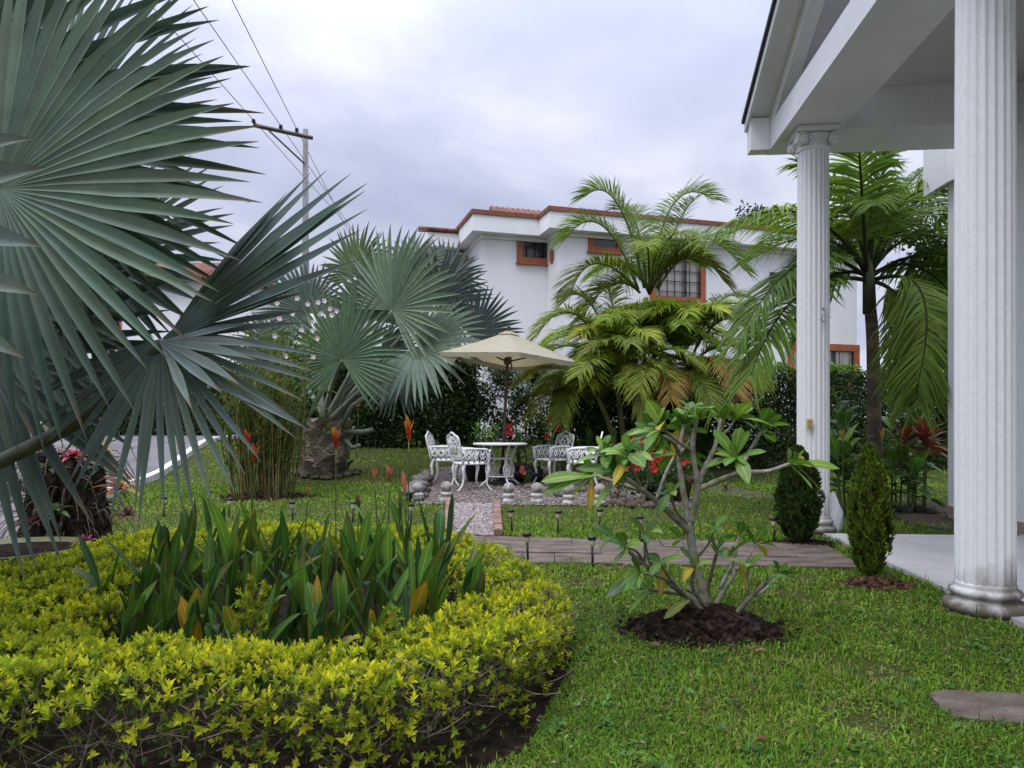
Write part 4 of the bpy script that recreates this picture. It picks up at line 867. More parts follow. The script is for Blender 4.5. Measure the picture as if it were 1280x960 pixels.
# (x in the photo at the foot, depth, height, leaves, lean, yellowing)
for px, yy, hh, n, ln, yl, lab in (
        (135, 3.5, .54, 6, .02, .05, 'lance leaved plant at the left end of the hedged bed, beside the bromeliad stump'), (195, 3.15, .60, 7, .12, 0, None), (225, 3.45, .66, 7, .1, 0, None), (170, 3.15, .42, 6, -.1, .1, None), (262, 3.2, .56, 7, -.08, 0, None),
        (288, 3.5, .70, 7, -.08, .05, None), (300, 3.15, .62, 6, .04, .3, None), (330, 3.4, .70, 6, .12, 0, None), (240, 2.95, .38, 6, -.05, .5, None), (270, 2.9, .36, 6, .1, .2, None), (325, 2.95, .40, 6, .06, .2, None), (352, 3.3, .48, 6, .12, .1, None),
        (205, 3.9, .60, 6, 0, 0, None), (255, 4.1, .62, 6, .05, 0, None), (310, 4.0, .64, 6, .05, 0, None),
        (385, 3.3, .46, 6, -.05, .2, None), (410, 3.2, .56, 6, 0, .35, None), (415, 3.0, .44, 5, .05, .8, 'lance leaved plant with a bright orange yellow leaf in the hedged bed'), (438, 3.5, .62, 7, .05, 0, None), (462, 3.3, .54, 6, -.06, .1, None), (482, 3.6, .62, 7, 0, .1, None), (505, 3.2, .52, 6, .08, .25, None),
        (528, 3.5, .66, 7, .14, .05, None), (548, 3.8, .72, 6, .1, 0, None), (545, 3.3, .50, 6, .04, .5, None), (512, 4.1, .74, 5, -.06, 0, 'tallest lance leaved plant, leaning below the orange flower spikes'), (590, 3.45, .42, 5, .02, 0, 'small lance leaved plant at the right end of the hedged bed'), (460, 2.95, .34, 6, -.02, .5, None), (500, 2.95, .34, 6, 0, .4, None), (360, 3.9, .5, 5, .1, 0, None), (570, 3.6, .42, 5, .1, .2, None), (440, 4.2, .55, 5, 0, 0, None), (400, 4.0, .5, 5, 0, 0, None), (150, 3.0, .34, 5, .05, .1, None), (185, 3.6, .55, 6, .05, 0, None), (345, 3.7, .58, 6, .1, 0, None), (372, 3.5, .5, 6, 0, .1, None), (470, 3.9, .6, 6, 0, 0, None), (535, 4.2, .6, 6, .05, .1, None), (230, 3.05, .5, 7, .1, .1, None), (310, 2.88, .34, 6, -.1, .3, None), (285, 3.8, .6, 6, 0, 0, None), (425, 3.7, .55, 6, .05, 0, None), (395, 2.95, .36, 6, .05, .3, None), (545, 3.05, .3, 5, .1, .2, None)):
    seed += 1; b = V(((px-640)*yy/F, yy, .0)); lance_plant(b, hh*random.uniform(.85, 1.12), n+3, seed, lab or LAB, GL, ln+random.uniform(-.16, .16), yl, L_=.36 if hh > .45 else .26, W=.052)
random.seed(99)
def spike(px, py, yy, base_px, col1, col2, size, label, nb=6, ground=None):
    tip = P(px, py, yy); b = V(((base_px-640)*yy/F, yy, gz(yy) if ground is None else ground)); t = thing('heliconia_flower', label, 'flower', b)
    g = G(); tube(g, spline([b, (b+tip)/2+V((random.uniform(-.02, .02), 0, 0)), tip-V((0, 0, size*.5))], 5), [.006, .0045, .004], 6); g.build('stem', STEM, t)
    g = G(); o = tip-V((0, 0, size*.55))
    for i in range(nb):
        a = i*2.2; tl = .1+.32*i/nb; blade(g, o+V((0, 0, size*.1*i/nb)), V((math.cos(a)*tl, math.sin(a)*tl, 1)), V((-math.cos(a), -math.sin(a), .3)), size*random.uniform(.75, 1.15), size*.24, -.05, jit(col1, .2), col2, fold=.5, n=5)
    g.build('bracts', L_FLOWER, t)
ORG_, RED_, YEL_, PNK_ = (.62, .12, .03), (.55, .05, .03), (.62, .35, .05), (.55, .24, .16)
spike(420, 546, 4.4, 421, RED_, YEL_, .15, 'red and yellow flower spike on a tall bare stem before the fan palm trunk')
spike(511, 537, 4.6, 509, ORG_, YEL_, .15, 'tall orange flower spike on a thin stem left of the iron chairs')
spike(318, 567, 5.0, 309, ORG_, (.5, .08, .03), .13, 'lower one of two orange flowers before the reed clump', 7)
spike(310, 548, 5.3, 316, RED_, ORG_, .12, 'upper one of two orange red flowers before the reed clump', 6)
spike(468, 594, 4.3, 474, PNK_, ORG_, .085, 'pale salmon flower bud beside the lance leaves below the gravel terrace')
spike(487, 592, 4.3, 489, (.62, .17, .09), PNK_, .1, 'salmon red flower bud just left of the rubble kerb')
spike(506, 602, 4.2, 508, PNK_, (.5, .2, .14), .14, 'long pinkish flower bud in front of the rubble kerb', 3)
spike(385, 612, 4.8, 384, PNK_, ORG_, .07, 'small orange flower bud over the far side of the yellow hedge', 4)
spike(448, 628, 4.6, 447, (.16, .10, .06), (.3, .13, .06), .11, 'withered brown flower beside a solar light behind the yellow hedge', 6)
# ================================================================ FRANGIPANI
fb = Gp(888, 782); FY = fb.y
fr_ = thing('frangipani_tree', 'young bare branched frangipani with leaf tufts, growing from a dark soil mound', 'tree', fb)
g = G(); TIPS = []
def br(pts, r0, r1, y0=0, y1=0, tip=True):
    n = len(pts); ps = [P(p[0], p[1], FY+y0+(y1-y0)*i/(n-1)) for i, p in enumerate(pts)]; s = spline(ps, 7); rr_ = np.interp(np.linspace(0, 1, len(s)), [0, 1], [r0*.9, r1*.82])*(1+np.array([random.uniform(-.10, .12) for _ in s])); tube(g, s, list(rr_), 9, col=np.array([jit((1, 1, 1), .18) for _ in s]))
    if tip: TIPS.append((ps[-1], (ps[-1]-ps[-2]).normalized()))
    return ps
br([(888, 790), (880, 742), (868, 700), (861, 652)], .034, .026, 0, 0, False)
br([(893, 790), (876, 745), (858, 735)], .026, .02, 0, .1, False)
br([(861, 655), (852, 600), (849, 568), (856, 528)], .02, .014, 0, .12)
br([(863, 655), (872, 610), (866, 562), (871, 523)], .022, .013, 0, -.05)
br([(871, 613), (881, 585), (893, 560), (902, 522)], .018, .013, 0, .15)
br([(871, 613), (900, 600), (927, 591), (960, 589), (992, 578)], .018, .012, 0, -.18)
br([(925, 592), (930, 578), (938, 562), (953, 537)], .013, .011, -.08, .12)
br([(926, 592), (924, 584), (919, 572)], .011, .009, -.08, -.2)
br([(862, 665), (838, 642), (805, 614), (772, 592)], .022, .014, 0, -.2)
br([(803, 613), (772, 604), (738, 592)], .015, .012, -.12, .08)
br([(850, 568), (840, 552), (816, 540)], .014, .011, .08, -.1)
br([(863, 562), (848, 552), (828, 536)], .012, .010, -.03, -.15)
br([(820, 626), (832, 592), (843, 570)], .012, .009, -.08, .2)
br([(803, 613), (793, 592), (784, 570)], .012, .010, -.12, -.3)
br([(880, 760), (855, 742), (809, 709), (768, 672)], .02, .012, 0, -.28)
br([(878, 756), (850, 742), (811, 737)], .016, .012, 0, -.1)
br([(818, 715), (808, 690), (806, 668)], .012, .010, -.2, -.3)
br([(905, 786), (920, 768), (939, 746), (962, 724)], .018, .013, -.05, -.3)
br([(937, 748), (934, 725), (936, 708)], .010, .008, -.2, -.25)
br([(890, 765), (905, 738), (920, 712), (916, 690)], .016, .011, .05, .2)
br([(884, 740), (890, 712), (897, 688)], .014, .010, 0, -.2)
br([(872, 712), (862, 690), (850, 672)], .013, .009, 0, .25)
br([(900, 735), (917, 700), (924, 668)], .012, .009, .1, .3)
br([(886, 770), (842, 728), (826, 704)], .014, .010, -.1, -.35)
br([(884, 760), (866, 735), (868, 706)], .015, .010, -.1, -.3)
for pts, y0, y1 in (([(809, 709), (796, 690), (783, 684)], -.15, -.35), ([(838, 728), (822, 720), (800, 716)], -.2, -.4), ([(939, 746), (955, 738), (975, 716)], -.15, -.1), ([(861, 655), (846, 640), (838, 618)], 0, -.15), ([(805, 614), (812, 596), (808, 572)], -.1, -.25), ([(920, 712), (934, 700), (944, 680)], .1, .25), ([(772, 604), (764, 588), (756, 566)], -.05, -.15), ([(849, 568), (862, 550), (858, 540)], .05, .2), ([(898, 548), (912, 535), (920, 522)], .1, .05), ([(868, 700), (885, 680), (893, 660)], 0, -.2)): br(pts, .010, .007, y0, y1)
g.build('trunk', FBARK, fr_)
g = G(); random.seed(5); FG1 = (.10, .205, .03); FG2 = (.068, .155, .035); FG3 = (.17, .28, .045)
for k, (p, d) in enumerate(TIPS):
    low = p.z < .78; n = random.randint(6, 9) if low else random.randint(9, 13)
    for i in range(n):
        a = i*2.4+k; tl = random.uniform(.75, 1.35)*(1.1-.5*i/n); s = d.orthogonal().normalized(); t = d.cross(s); o = s*math.cos(a)+t*math.sin(a); q = (d*math.cos(tl)+o*math.sin(tl)+V((0, 0, .25))).normalized()
        L_ = random.uniform(.12, .24)*(.72 if low else 1)*(1 if i < n-3 else .6); c = random.choice((FG1, FG1, FG2, FG3)); c = jit(c, .2)
        if random.random() < .05: c = (.38, .28, .03)
        blade(g, p+d*random.uniform(-.03, .01), q, d+V((0, 0, .6)), L_, L_*random.uniform(.27, .34), random.uniform(.15, .5), c, None, .14, 8, 2, .02, True)
for (px, py, dx, dz, c, L_) in ((738, 596, -.9, .12, FG3, .27), (738, 594, -.8, -.12, FG1, .26), (740, 597, -.1, -1, (.36, .27, .03), .14), (992, 580, .9, .1, FG3, .22), (770, 594, -.3, .9, FG2, .24), (830, 708, -.2, -.9, (.4, .26, .03), .13), (924, 700, .2, -.8, (.4, .28, .04), .13), (862, 750, -.7, -.25, (.22, .25, .05), .16), (800, 720, -.9, -.3, (.09, .15, .08), .2)):
    blade(g, P(px, py, FY-.2), V((dx, -.25, dz)), V((0, -.6, .8)), L_, L_*.3, .2, jit(c, .1), None, .14, 8, 2, .03, True)
g.build('leaves', L_GLOSS, fr_)
def mound(name, label, c, rx, ry, h, seed, clods=900, col=(1, 1, 1), stone=True):
    r = np.random.default_rng(seed); t = thing(name, label, 'soil', c); n = 34; v = []; xs_ = np.linspace(-1, 1, n)
    g = G(); X, Y_ = np.meshgrid(xs_, xs_); rr = np.hypot(X, Y_); ang = np.arctan2(Y_, X); wob = 1+.12*np.sin(3*ang+seed)+.08*np.sin(5*ang+2*seed)+.05*np.sin(9*ang)
    q = np.clip(1-(rr*wob)**1.6, -.2, 1); z = h*q+.022*h/.1*np.sin(X*13+Y_*7)*np.sin(Y_*11-X*5)*np.clip(q, 0, 1)+r.normal(size=X.shape)*.006
    P_ = np.stack([c.x+X*rx*1.08, c.y+Y_*ry*1.08, c.z+z-.012], 2).reshape(-1, 3); fs = np.array([(j*n+i, j*n+i+1, (j+1)*n+i+1, (j+1)*n+i) for j in range(n-1) for i in range(n-1)])
    g.add(P_, fs, col)
    a = r.random(clods)*2*PI; d = np.sqrt(r.random(clods))*np.where(r.random(clods) < .12, 1.28, 1.0); x, y = d*np.cos(a), d*np.sin(a); w = 1+.12*np.sin(3*a+seed)+.08*np.sin(5*a+2*seed); zz = h*np.clip(1-(d*w)**1.6, 0, 1)
    pos = np.stack([c.x+x*rx, c.y+y*ry, c.z+zz], 1); cc = np.array(col)[None]*r.uniform(.4, 2.1, (clods, 1))
    scatter(g, ICO1[0]*np.array([1, .8, .7]), ICO1[1], pos, r.normal(size=(clods, 3)), r.normal(size=(clods, 3))+np.array([0, 0, .2]), r.uniform(.15, 1, clods)**3*.036*(rx/.42)**.5+.003, cc)
    g.build('soil_heap', SOIL, t, smooth=False); return t
MOUNDS = []
def addmound(label, px, py, rpx, h, seed, clods, col=(1, 1, 1), asp=.55, dx=0):
    c = Gp(px, py); r = rpx*c.y/F; MOUNDS.append((c.x, c.y, r, r*asp)); c.z = gz(c.y); return mound('soil_mound', label, c, r, r*asp, h, seed, clods, col)
addmound('dark crumbly soil mound round the foot of the frangipani', 884, 787, 90, .115, 1, 4600, asp=.72)
addmound('low dark soil ring under the column shaped cypress at the path end', 1005, 681, 40, .03, 2, 350, (1.2, 1.1, 1), .7)
addmound('reddish brown soil patch under the pointed cypress by the patio edge', 1092, 733, 48, .05, 3, 500, (2.6, 2.0, 1.6), .6)
addmound('flat patch of dark litter under the reed clump', 330, 622, 58, .05, 4, 500, (1.5, 1.3, 1.2), .8)
def cypress(label, px, py, top, wpx, widest, n, c1, c2, seed, seeth=0):
    b = Gp(px, py); b.z = gz(b.y); sc_ = b.y/F; h = (py-top)*sc_; R = wpx*.5*sc_; t = thing('cypress', label, 'shrub', b); r = np.random.default_rng(seed)
    g = G(); tube(g, [b, b+V((.01, 0, h*.5)), b+V((0, 0, h*.9))], [.035, .022, .006], 7)
    for i in range(50):
        z = h*random.uniform(.06, .8); a = random.random()*6.28; e_ = b+V((math.cos(a)*R*.7, math.sin(a)*R*.7, z+h*.12)); tube(g, [b+V((0, 0, z)), e_], [.006, .002], 4, cap=False)
    g.build('trunk', TWIG, t)
    g = G(); u = r.random(n)**.9; a = r.random(n)*2*PI
    prof = np.interp(u, [0, .06, widest*.6, widest, (1+widest)/2, .93, 1], [.35, .62, .93, 1, .78, .3, .05]); bump = 1+.10*np.sin(a*5+u*9+seed)+.08*np.sin(a*9-u*17)+.05*np.sin(a*17+u*31)
    gap = np.sin(a*6+u*5)*np.sin(u*21+a*3); rad = R*prof*bump*np.where(gap < -.2, r.uniform(.45, .78, n), 1-r.exponential(.1, n)); rad = np.maximum(rad, 0)
    pos = np.stack([b.x+rad*np.cos(a), b.y+rad*np.sin(a), b.z+.04+u*h*.97], 1); d = np.stack([np.cos(a)*.5, np.sin(a)*.5, np.full(n, 1.2)], 1)+r.normal(size=(n, 3))*.35
    mixc = np.clip(r.normal(.4, .3, (n, 1))+.25*np.sin(a*7+u*13)[:, None], 0, 1); c = np.array(c1)*(1-mixc)+np.array(c2)*mixc; br_ = (r.random((n, 1)) < .10+.25*(gap < -.25)[:, None]); c = np.where(br_, np.array([.075, .05, .025])*r.uniform(.5, 1.3, (n, 1)), c*r.uniform(.7, 1.2, (n, 1)))
    nrm_ = np.stack([np.cos(a), np.sin(a), np.zeros(n)], 1)+r.normal(size=(n, 3))*.5
    T = np.array([(0, 0, 0), (-.22, .3, 0), (0, .36, .05), (.22, .3, 0), (-.14, .68, .02), (.14, .68, .02), (0, 1, 0)], float); Fc = np.array([(0, 2, 1), (0, 3, 2), (1, 2, 4), (2, 3, 5), (2, 5, 6), (2, 6, 4)])
    scatter(g, T, Fc, pos, d, nrm_, r.uniform(.028, .058, n)*(R/.2)**.3, c); g.build('foliage', L_DULL, t); return t
cypress('dense dark green egg shaped cypress at the foot of the far column', 998, 681, 564, 51, .45, 11000, (.03, .06, .018), (.07, .125, .028), 5)
cypress('pointed yellow green cypress with brown gaps at the patio edge', 1087, 725, 562, 47, .42, 11000, (.07, .125, .018), (.20, .27, .03), 8)

# ================================================================ PLANTS BEYOND THE PATIO
def rosette_plant(name, label, cat, b, h, n, L_, W, cols, seed, tipcol=None, mat=L_GLOSS, stems=1, spread=.2, tl0=.3, tl1=1.2, droop=.4, shape=0, stem_h=.6, fold=.16):
    random.seed(seed); t = thing(name, label, cat, b); b = V(b); g = G(); gs = G()
    for s in range(stems):
        o = V((random.uniform(-spread, spread), random.uniform(-spread, spread)*.7, 0)); top = b+o*1.4+V((0, 0, h*random.uniform(.75, 1)))
        tube(gs, spline([b+o, (b+o+top)/2, top], 4), [.016, .012, .007], 6)
        for i in range(n):
            a = i*2.4+random.uniform(-.3, .3); k = i/n; z = stem_h+(1-stem_h)*k; p = (b+o)+(top-b-o)*z; tl = tl1+(tl0-tl1)*k+random.uniform(-.12, .12); d = V((math.cos(a)*math.sin(tl), math.sin(a)*math.sin(tl), math.cos(tl)))
            c = jit(random.choice(cols), .25); blade(g, p, d, V((-math.cos(a)*math.cos(tl), -math.sin(a)*math.cos(tl), math.sin(tl)+.2)), L_*random.uniform(.75, 1.2), W*random.uniform(.8, 1.2), droop*random.uniform(.6, 1.4), c, tipcol, fold, 8, shape, .03, W > .05)
    gs.build('stem', STEM, t); g.build('leaves', mat, t); return t
HG = ((.09, .19, .045), (.14, .27, .05), (.065, .145, .04))
for px, yy, h, st_, sd_, lab in ((1052, 9.0, 1.45, 3, 11, 'tall broad leaved plant between the far column and the dark palm trunk'), (1065, 8.3, .95, 3, 12, 'broad leaved plant with yellow flowers behind the pointed cypress'), (1135, 9.6, 1.5, 3, 13, 'tall broad leaved plant rising behind the red cordyline'), (1115, 8.7, .8, 4, 14, 'low broad leaved plant drooping below the red cordyline')):
    rosette_plant('heliconia_plant', lab, 'plant', PG(px, yy), h, 10, .48, .14, HG, sd_, None, L_GLOSS, st_+1, .26, .25, 1.35, .45, 0, .3)
CORD = ((.28, .05, .06), (.34, .09, .07), (.20, .04, .06), (.38, .16, .09), (.25, .12, .06))
for dx, z, sd_ in ((0, 1.02, 21),):
    rosette_plant('cordyline', 'dark red leaved cordyline in front of the shaded hedge beyond the patio', 'plant', PG(1150, 8.9), 1.0, 18, .40, .085, CORD, sd_, (.34, .10, .07), L_GLOSS, 3, .16, .3, 1.5, .35, 1, .82)
for px, py, yy, lab in ((1053, 545, 8.1, 'yellow beaked flower on the broad leaved plant by the far column'), (1103, 543, 8.0, 'yellow beaked flower just right of the dark palm trunk')):
    spike(px, py, yy, px-2, (.50, .36, .04), (.42, .22, .05), .13, lab, 6)
# white sack leaning by the far column
q = Gp(1041, 667); g = G(); n_ = 26; prof = []; v = []
for i, z in enumerate(np.linspace(0, 1, 15)):
    rr = .135*(math.sin(PI*min(1, .30+.70*z))**.7)*(1-.25*z)+.004
    for th in np.linspace(0, 2*PI, n_, endpoint=False):
        k = 1+.07*math.sin(5*th+z*9)+.05*math.sin(8*th-z*14)+.03*math.sin(13*th+z*4); v.append((q.x+rr*k*math.cos(th)+.05*z*z, q.y+.1+rr*k*math.sin(th)*.8, z*.40+.012*math.sin(3*th+z*5)))
g.add(v, [(i*n_+j, i*n_+(j+1) % n_, (i+1)*n_+(j+1) % n_, (i+1)*n_+j) for i in range(14) for j in range(n_)]+[tuple(14*n_+j for j in range(n_))])
tag(g.build('sack', solid('white_plastic_sheet', (.72, .73, .78), (.64, .65, .71), 6, .5, .3, .02), origin=q), 'crumpled white plastic sack standing between the far column and the pointed cypress', 'sack')

# ================================================================ STUMP WITH BROMELIADS, PLANTER, REEDS
sb = PG(84, 5.9); stp = thing('stump', 'dark fibrous stump with ferny roots beside the grey road, below the big fan leaves', 'stump', sb)
g = G(); n_ = 40; v = []
for i, z in enumerate(np.linspace(-.05, .86, 16)):
    t = max(0, z)/.86; rr = .27*(1.25-.45*t+.35*max(0, .25-t)+.55*max(0, t-.6))
    for th in np.linspace(0, 2*PI, n_, endpoint=False):
        k = 1+.10*math.sin(7*th+z*3)+.07*math.sin(13*th-z*8)+random.uniform(-.05, .05); v.append((sb.x+rr*k*math.cos(th), sb.y+rr*k*math.sin(th), z))
g.add(v, [(i*n_+j, i*n_+(j+1) % n_, (i+1)*n_+(j+1) % n_, (i+1)*n_+j) for i in range(15) for j in range(n_)]+[tuple(15*n_+j for j in range(n_))]); g.build('trunk', solid('fibre_bark', (.06, .045, .035), (.014, .011, .010), 20, .95, 1, .03, spec=.05), stp, smooth=False)
g = G()
for i in range(240):
    a = random.random()*6.28; z = random.uniform(.1, .95); p = sb+V((math.cos(a)*.28, math.sin(a)*.28, z)); L_ = random.uniform(.08, .3); tube(g, spline([p, p+V((math.cos(a)*L_*.6, math.sin(a)*L_*.6, random.uniform(-.06, .06))), p+V((math.cos(a)*L_, math.sin(a)*L_, -L_*.7))], 3), [.006, .004, .002], 4, col=jit((1, 1, 1), .4), cap=False)
g.build('roots', TWIG, stp)
BRO = {'red': ((.42, .04, .07), (.5, .10, .13), (.28, .04, .06)), 'green': ((.07, .12, .03), (.10, .15, .05), (.05, .09, .03)), 'orange': ((.42, .17, .02), (.35, .12, .03), (.30, .20, .03)), 'plum': ((.18, .03, .06), (.26, .05, .10), (.09, .04, .05)), 'dark': ((.03, .055, .022), (.045, .07, .03))}
for px, py, yy, L_, W, key, n, lab in ((92, 572, 5.5, .16, .045, 'red', 18, 'crimson bromeliad rosette on top of the dark stump'), (60, 590, 5.5, .22, .05, 'dark', 14, 'dark green bromeliad low on the roadside face of the stump'), (128, 588, 5.6, .2, .05, 'green', 13, 'pale green bromeliad at the lawn side of the stump'), (150, 612, 5.7, .22, .055, 'orange', 11, 'orange bromeliad leaning from the stump towards the lawn'), (160, 645, 5.7, .13, .03, 'plum', 16, 'plum red bromeliad below the orange one'), (108, 678, 5.3, .13, .026, 'plum', 18, 'purple bromeliad at the stump foot behind the yellow hedge'), (44, 655, 5.6, .2, .03, 'plum', 14, 'reddish bromeliad at the stump foot next to the road'), (125, 560, 5.9, .18, .045, 'orange', 10, 'yellow orange bromeliad behind the crimson rosette'), (40, 560, 5.8, .2, .05, 'plum', 12, 'dark plum bromeliad at the top left of the stump'), (20, 612, 5.6, .2, .06, 'dark', 10, 'dark leafy bromeliad hanging beside the road'), (118, 530, 6.0, .15, .04, 'red', 12, 'small red bromeliad above the stump behind the fan leaves'), (70, 640, 5.45, .16, .05, 'green', 10, 'small green bromeliad in the middle of the stump')):
    p = P(px, py, yy); t = thing('bromeliad', lab, 'plant', p); g = G()
    for i in range(n):
        a = i*2.4; tl = 1.35-1.0*i/n; d = V((math.cos(a)*math.sin(tl), math.sin(a)*math.sin(tl)-.35, math.cos(tl))); blade(g, p, d, V((-math.cos(a), -math.sin(a), .8)), L_*random.uniform(.8, 1.2), W, .45, jit(random.choice(BRO[key]), .2), None, .3, 6, 1)
    g.build('leaves', L_GLOSS, t)
q = P(18, 700, 5.0); q.z = 0; pl_ = thing('planter', 'round olive green planter half hidden at the left end of the yellow hedge', 'planter', q)
g = G(); lathe(g, q, [(.30, 0), (.40, .10), (.46, .2), (.47, .225), (.44, .225), (.42, .19), (.05, .17)], 36); g.build('bowl', solid('olive_glaze', (.17, .18, .07), (.11, .115, .05), 7, .5, .1), pl_)
g = G(); lathe(g, q, [(.42, .17), (.41, .196), (.02, .21)], 30); g.build('soil_fill', SOIL, pl_)
rb = Gp(330, 622); rb.z = gz(rb.y); rc = thing('reed_clump', 'tall clump of thin bamboo like reeds with bare brown lower canes in the lawn', 'plant', rb); gs = G(); gl = G(); random.seed(31)
for i in range(120):
    a = random.random()*6.28; r = random.random()**.6*.45; b = rb+V((math.cos(a)*r, math.sin(a)*r*.8, 0)); hh = random.uniform(1.2, 2.25)*(1-.2*r); t = b+V((math.cos(a)*r*.35+random.uniform(-.15, .15), math.sin(a)*.15, hh)); cc = random.choice(((1, 1, 1), (.7, .65, .5), (.6, .9, .4), (1.2, 1, .6)))
    tube(gs, spline([b, b+(t-b)*.5+V((random.uniform(-.04, .04), 0, 0)), t], 4), [.009, .008, .004], 5, col=cc, cap=False)
    for k in range(random.randint(18, 26)):
        u = random.uniform(.1, 1)**.6; p = b+(t-b)*u; a2 = random.random()*6.28; tl = random.uniform(.3, .9); blade(gl, p, V((math.cos(a2)*tl, math.sin(a2)*tl, 1)), V((-math.cos(a2), -math.sin(a2), .5)), random.uniform(.16, .34), random.uniform(.016, .03), random.uniform(.3, .8), jit(random.choice(((.07, .12, .025), (.10, .15, .03), (.05, .09, .02), (.16, .14, .05))), .25), None, .2, 5)
gs.build('canes', solid('reed_cane', (.20, .17, .07), (.10, .085, .04), 12, .7, .2), rc); gl.build('leaves', L_GEN, rc)
ob = PG(345, 12.0); obu = thing('oleander_bush', 'loose yellow green bush dotted with white and pink blossoms behind the reed clump', 'shrub', ob)
g = G(); n = 1900; pos = np.array(tuple(ob))+np.stack([rng.normal(0, .33, n), rng.normal(0, .3, n), rng.uniform(.5, 2.6, n)], 1); scatter(g, LEAF[0]*np.array([.6, 1, 1]), LEAF[1], pos, rdirs(n, .6), rdirs(n, .5), rng.uniform(.1, .2, n), jitv((.085, .125, .03), n, .4, .2)); g.build('leaves', L_GEN, obu)
g = G()
for i in range(14):
    a = random.uniform(-.5, .5); tube(g, spline([ob+V((a*.3, 0, 0)), ob+V((a, .0, 1.2)), ob+V((a*1.3, 0, 2.5))], 4), [.016, .012, .006], 5)
g.build('stems', TWIG, obu)
g = G()
for px, py in ((347, 379), (372, 373), (406, 376), (421, 389), (413, 386), (398, 378), (350, 398), (392, 402), (397, 423), (358, 445), (392, 446), (391, 413), (366, 392), (378, 412), (204, 411), (188, 416), (415, 394), (344, 420), (402, 392), (385, 380)):
    p = P(px, py, 11.3)
    if px < 250: continue
    for k in range(5):
        a = k*1.257; blade(g, p, V((math.cos(a), -.5, math.sin(a))), V((0, -1, 0)), .05, .034, .1, jit(random.choice(((.75, .70, .72), (.75, .72, .74), (.68, .48, .58))), .08), None, .1, 5, 2)
g.build('blossoms', L_FLOWER, obu)

# ================================================================ TERRACE FURNITURE
def iron_chair(name, label, group):
    t = thing(name, label, 'chair', (0, 0, 0), group)
    g = G(); n = 22; rim = [(.23*math.copysign(abs(math.cos(a))**.6, math.cos(a)), .235*math.copysign(abs(math.sin(a))**.6, math.sin(a)), .43) for a in np.linspace(0, 2*PI, n, endpoint=False)]
    tube(g, rim+[rim[0]], .016, 6)
    for k in range(-4, 5):
        o = k*.09
        for s in (1, -1):
            pts = [(x, s*(x-o), .432) for x in np.linspace(-.23, .23, 24) if abs(x-o) < .215 and abs(x) < .215]
            if len(pts) > 1: tube(g, [pts[0], pts[-1]], .011, 5)
    g.build('seat', IRON, t, local=True)
    # x is forward; back at x = -.22
    def bk(y, z): return (-.22-.10*(z-.43)/.45, y, z)
    g = G(); out_ = [bk(-.20, .43), bk(-.22, .6), bk(-.235, .80), bk(-.2, .86), bk(-.13, .875), bk(-.07, .90), bk(0, .925), bk(.07, .90), bk(.13, .875), bk(.2, .86), bk(.235, .80), bk(.22, .6), bk(.20, .43)]
    tube(g, spline(out_, 4), .0155, 6); tube(g, [bk(-.215, .55), bk(.215, .55)], .011, 5)
    for y0, y1, z0, z1 in ((-.21, -.02, .56, .86), (.21, .02, .56, .86), (-.02, -.21, .56, .84), (.02, .21, .56, .84), (-.12, .12, .56, .89), (.12, -.12, .56, .89), (-.22, .10, .70, .89), (.22, -.10, .70, .89), (0, -.16, .56, .87), (0, .16, .56, .87)):
        tube(g, [bk(y0, z0), bk(y1, z1)], .010, 5)
    for yc in (-.13, 0, .13): tube(g, [bk(yc+.055*math.cos(a), .80+.055*math.sin(a)) for a in np.linspace(0, 2*PI, 13)], .009, 5)
    g.build('backrest', IRON, t, local=True)
    for s in (-1, 1):
        g = G(); tube(g, spline([(-.265, s*.225, .66), (-.1, s*.25, .665), (.1, s*.25, .66), (.2, s*.245, .64), (.23, s*.235, .56), (.2, s*.23, .44)], 5), .016, 6)
        for k in range(5):
            x0 = -.25+k*.095
            for d in (.09, -.09):
                a_, b_ = (x0+.02 if d > 0 else x0+.11), (x0+.11 if d > 0 else x0+.02); tube(g, [(a_, s*.235, .44), (b_, s*.248, .655)], .010, 5)
        for k in range(3): xc = -.16+k*.13; tube(g, [(xc+.045*math.cos(a), s*.242, .55+.045*math.sin(a)) for a in np.linspace(0, 2*PI, 11)], .009, 5)
        g.build('armrest', IRON, t, local=True)
        g = G(); tube(g, spline([(.19, s*.19, .43), (.225, s*.205, .34), (.2, s*.195, .2), (.205, s*.2, .09), (.26, s*.225, .01), (.275, s*.232, .012)], 5), [.026, .03, .018, .014, .013, .015], 7); g.build('leg', IRON, t, local=True)
        g = G(); tube(g, spline([(-.19, s*.19, .43), (-.215, s*.2, .33), (-.205, s*.195, .2), (-.24, s*.2, .08), (-.31, s*.215, .01)], 5), [.026, .028, .017, .014, .014], 7); g.build('leg', IRON, t, local=True)
    return t
def copy_tree(o, parent=None):
    c = o.copy(); COL.objects.link(c)
    if parent is not None: c.parent = parent
    for ch in o.children: copy_tree(ch, c)
    return c
CH = iron_chair('garden_chair', 'white lattice iron chair nearest the path, left of the round table', 'white iron garden chairs')
GCH = 'white iron garden chairs'
def place(o, px, yy, rz, lab=None):
    p = PG(px, yy); o.location = (p.x, p.y, gz(p.y)+.014); o.rotation_euler = (0, 0, R_(rz))
    if lab: o['label'] = lab
    return o
chairs = [CH]+[copy_tree(CH) for _ in range(3)]
place(chairs[0], 588, 11.45, 28); place(chairs[1], 558, 12.5, -8, 'white lattice iron chair farthest left, seen half behind another')
place(chairs[2], 690, 12.6, 215, 'white lattice iron chair with its side panel facing us, right of the round table'); place(chairs[3], 728, 11.8, 172, 'white lattice iron chair behind the frangipani leaves')
tb = PG(625, 12.2); tb.z = gz(12.2)+.014; tab = thing('garden_table', 'round white iron table with thin top under the parasol', 'table', tb)
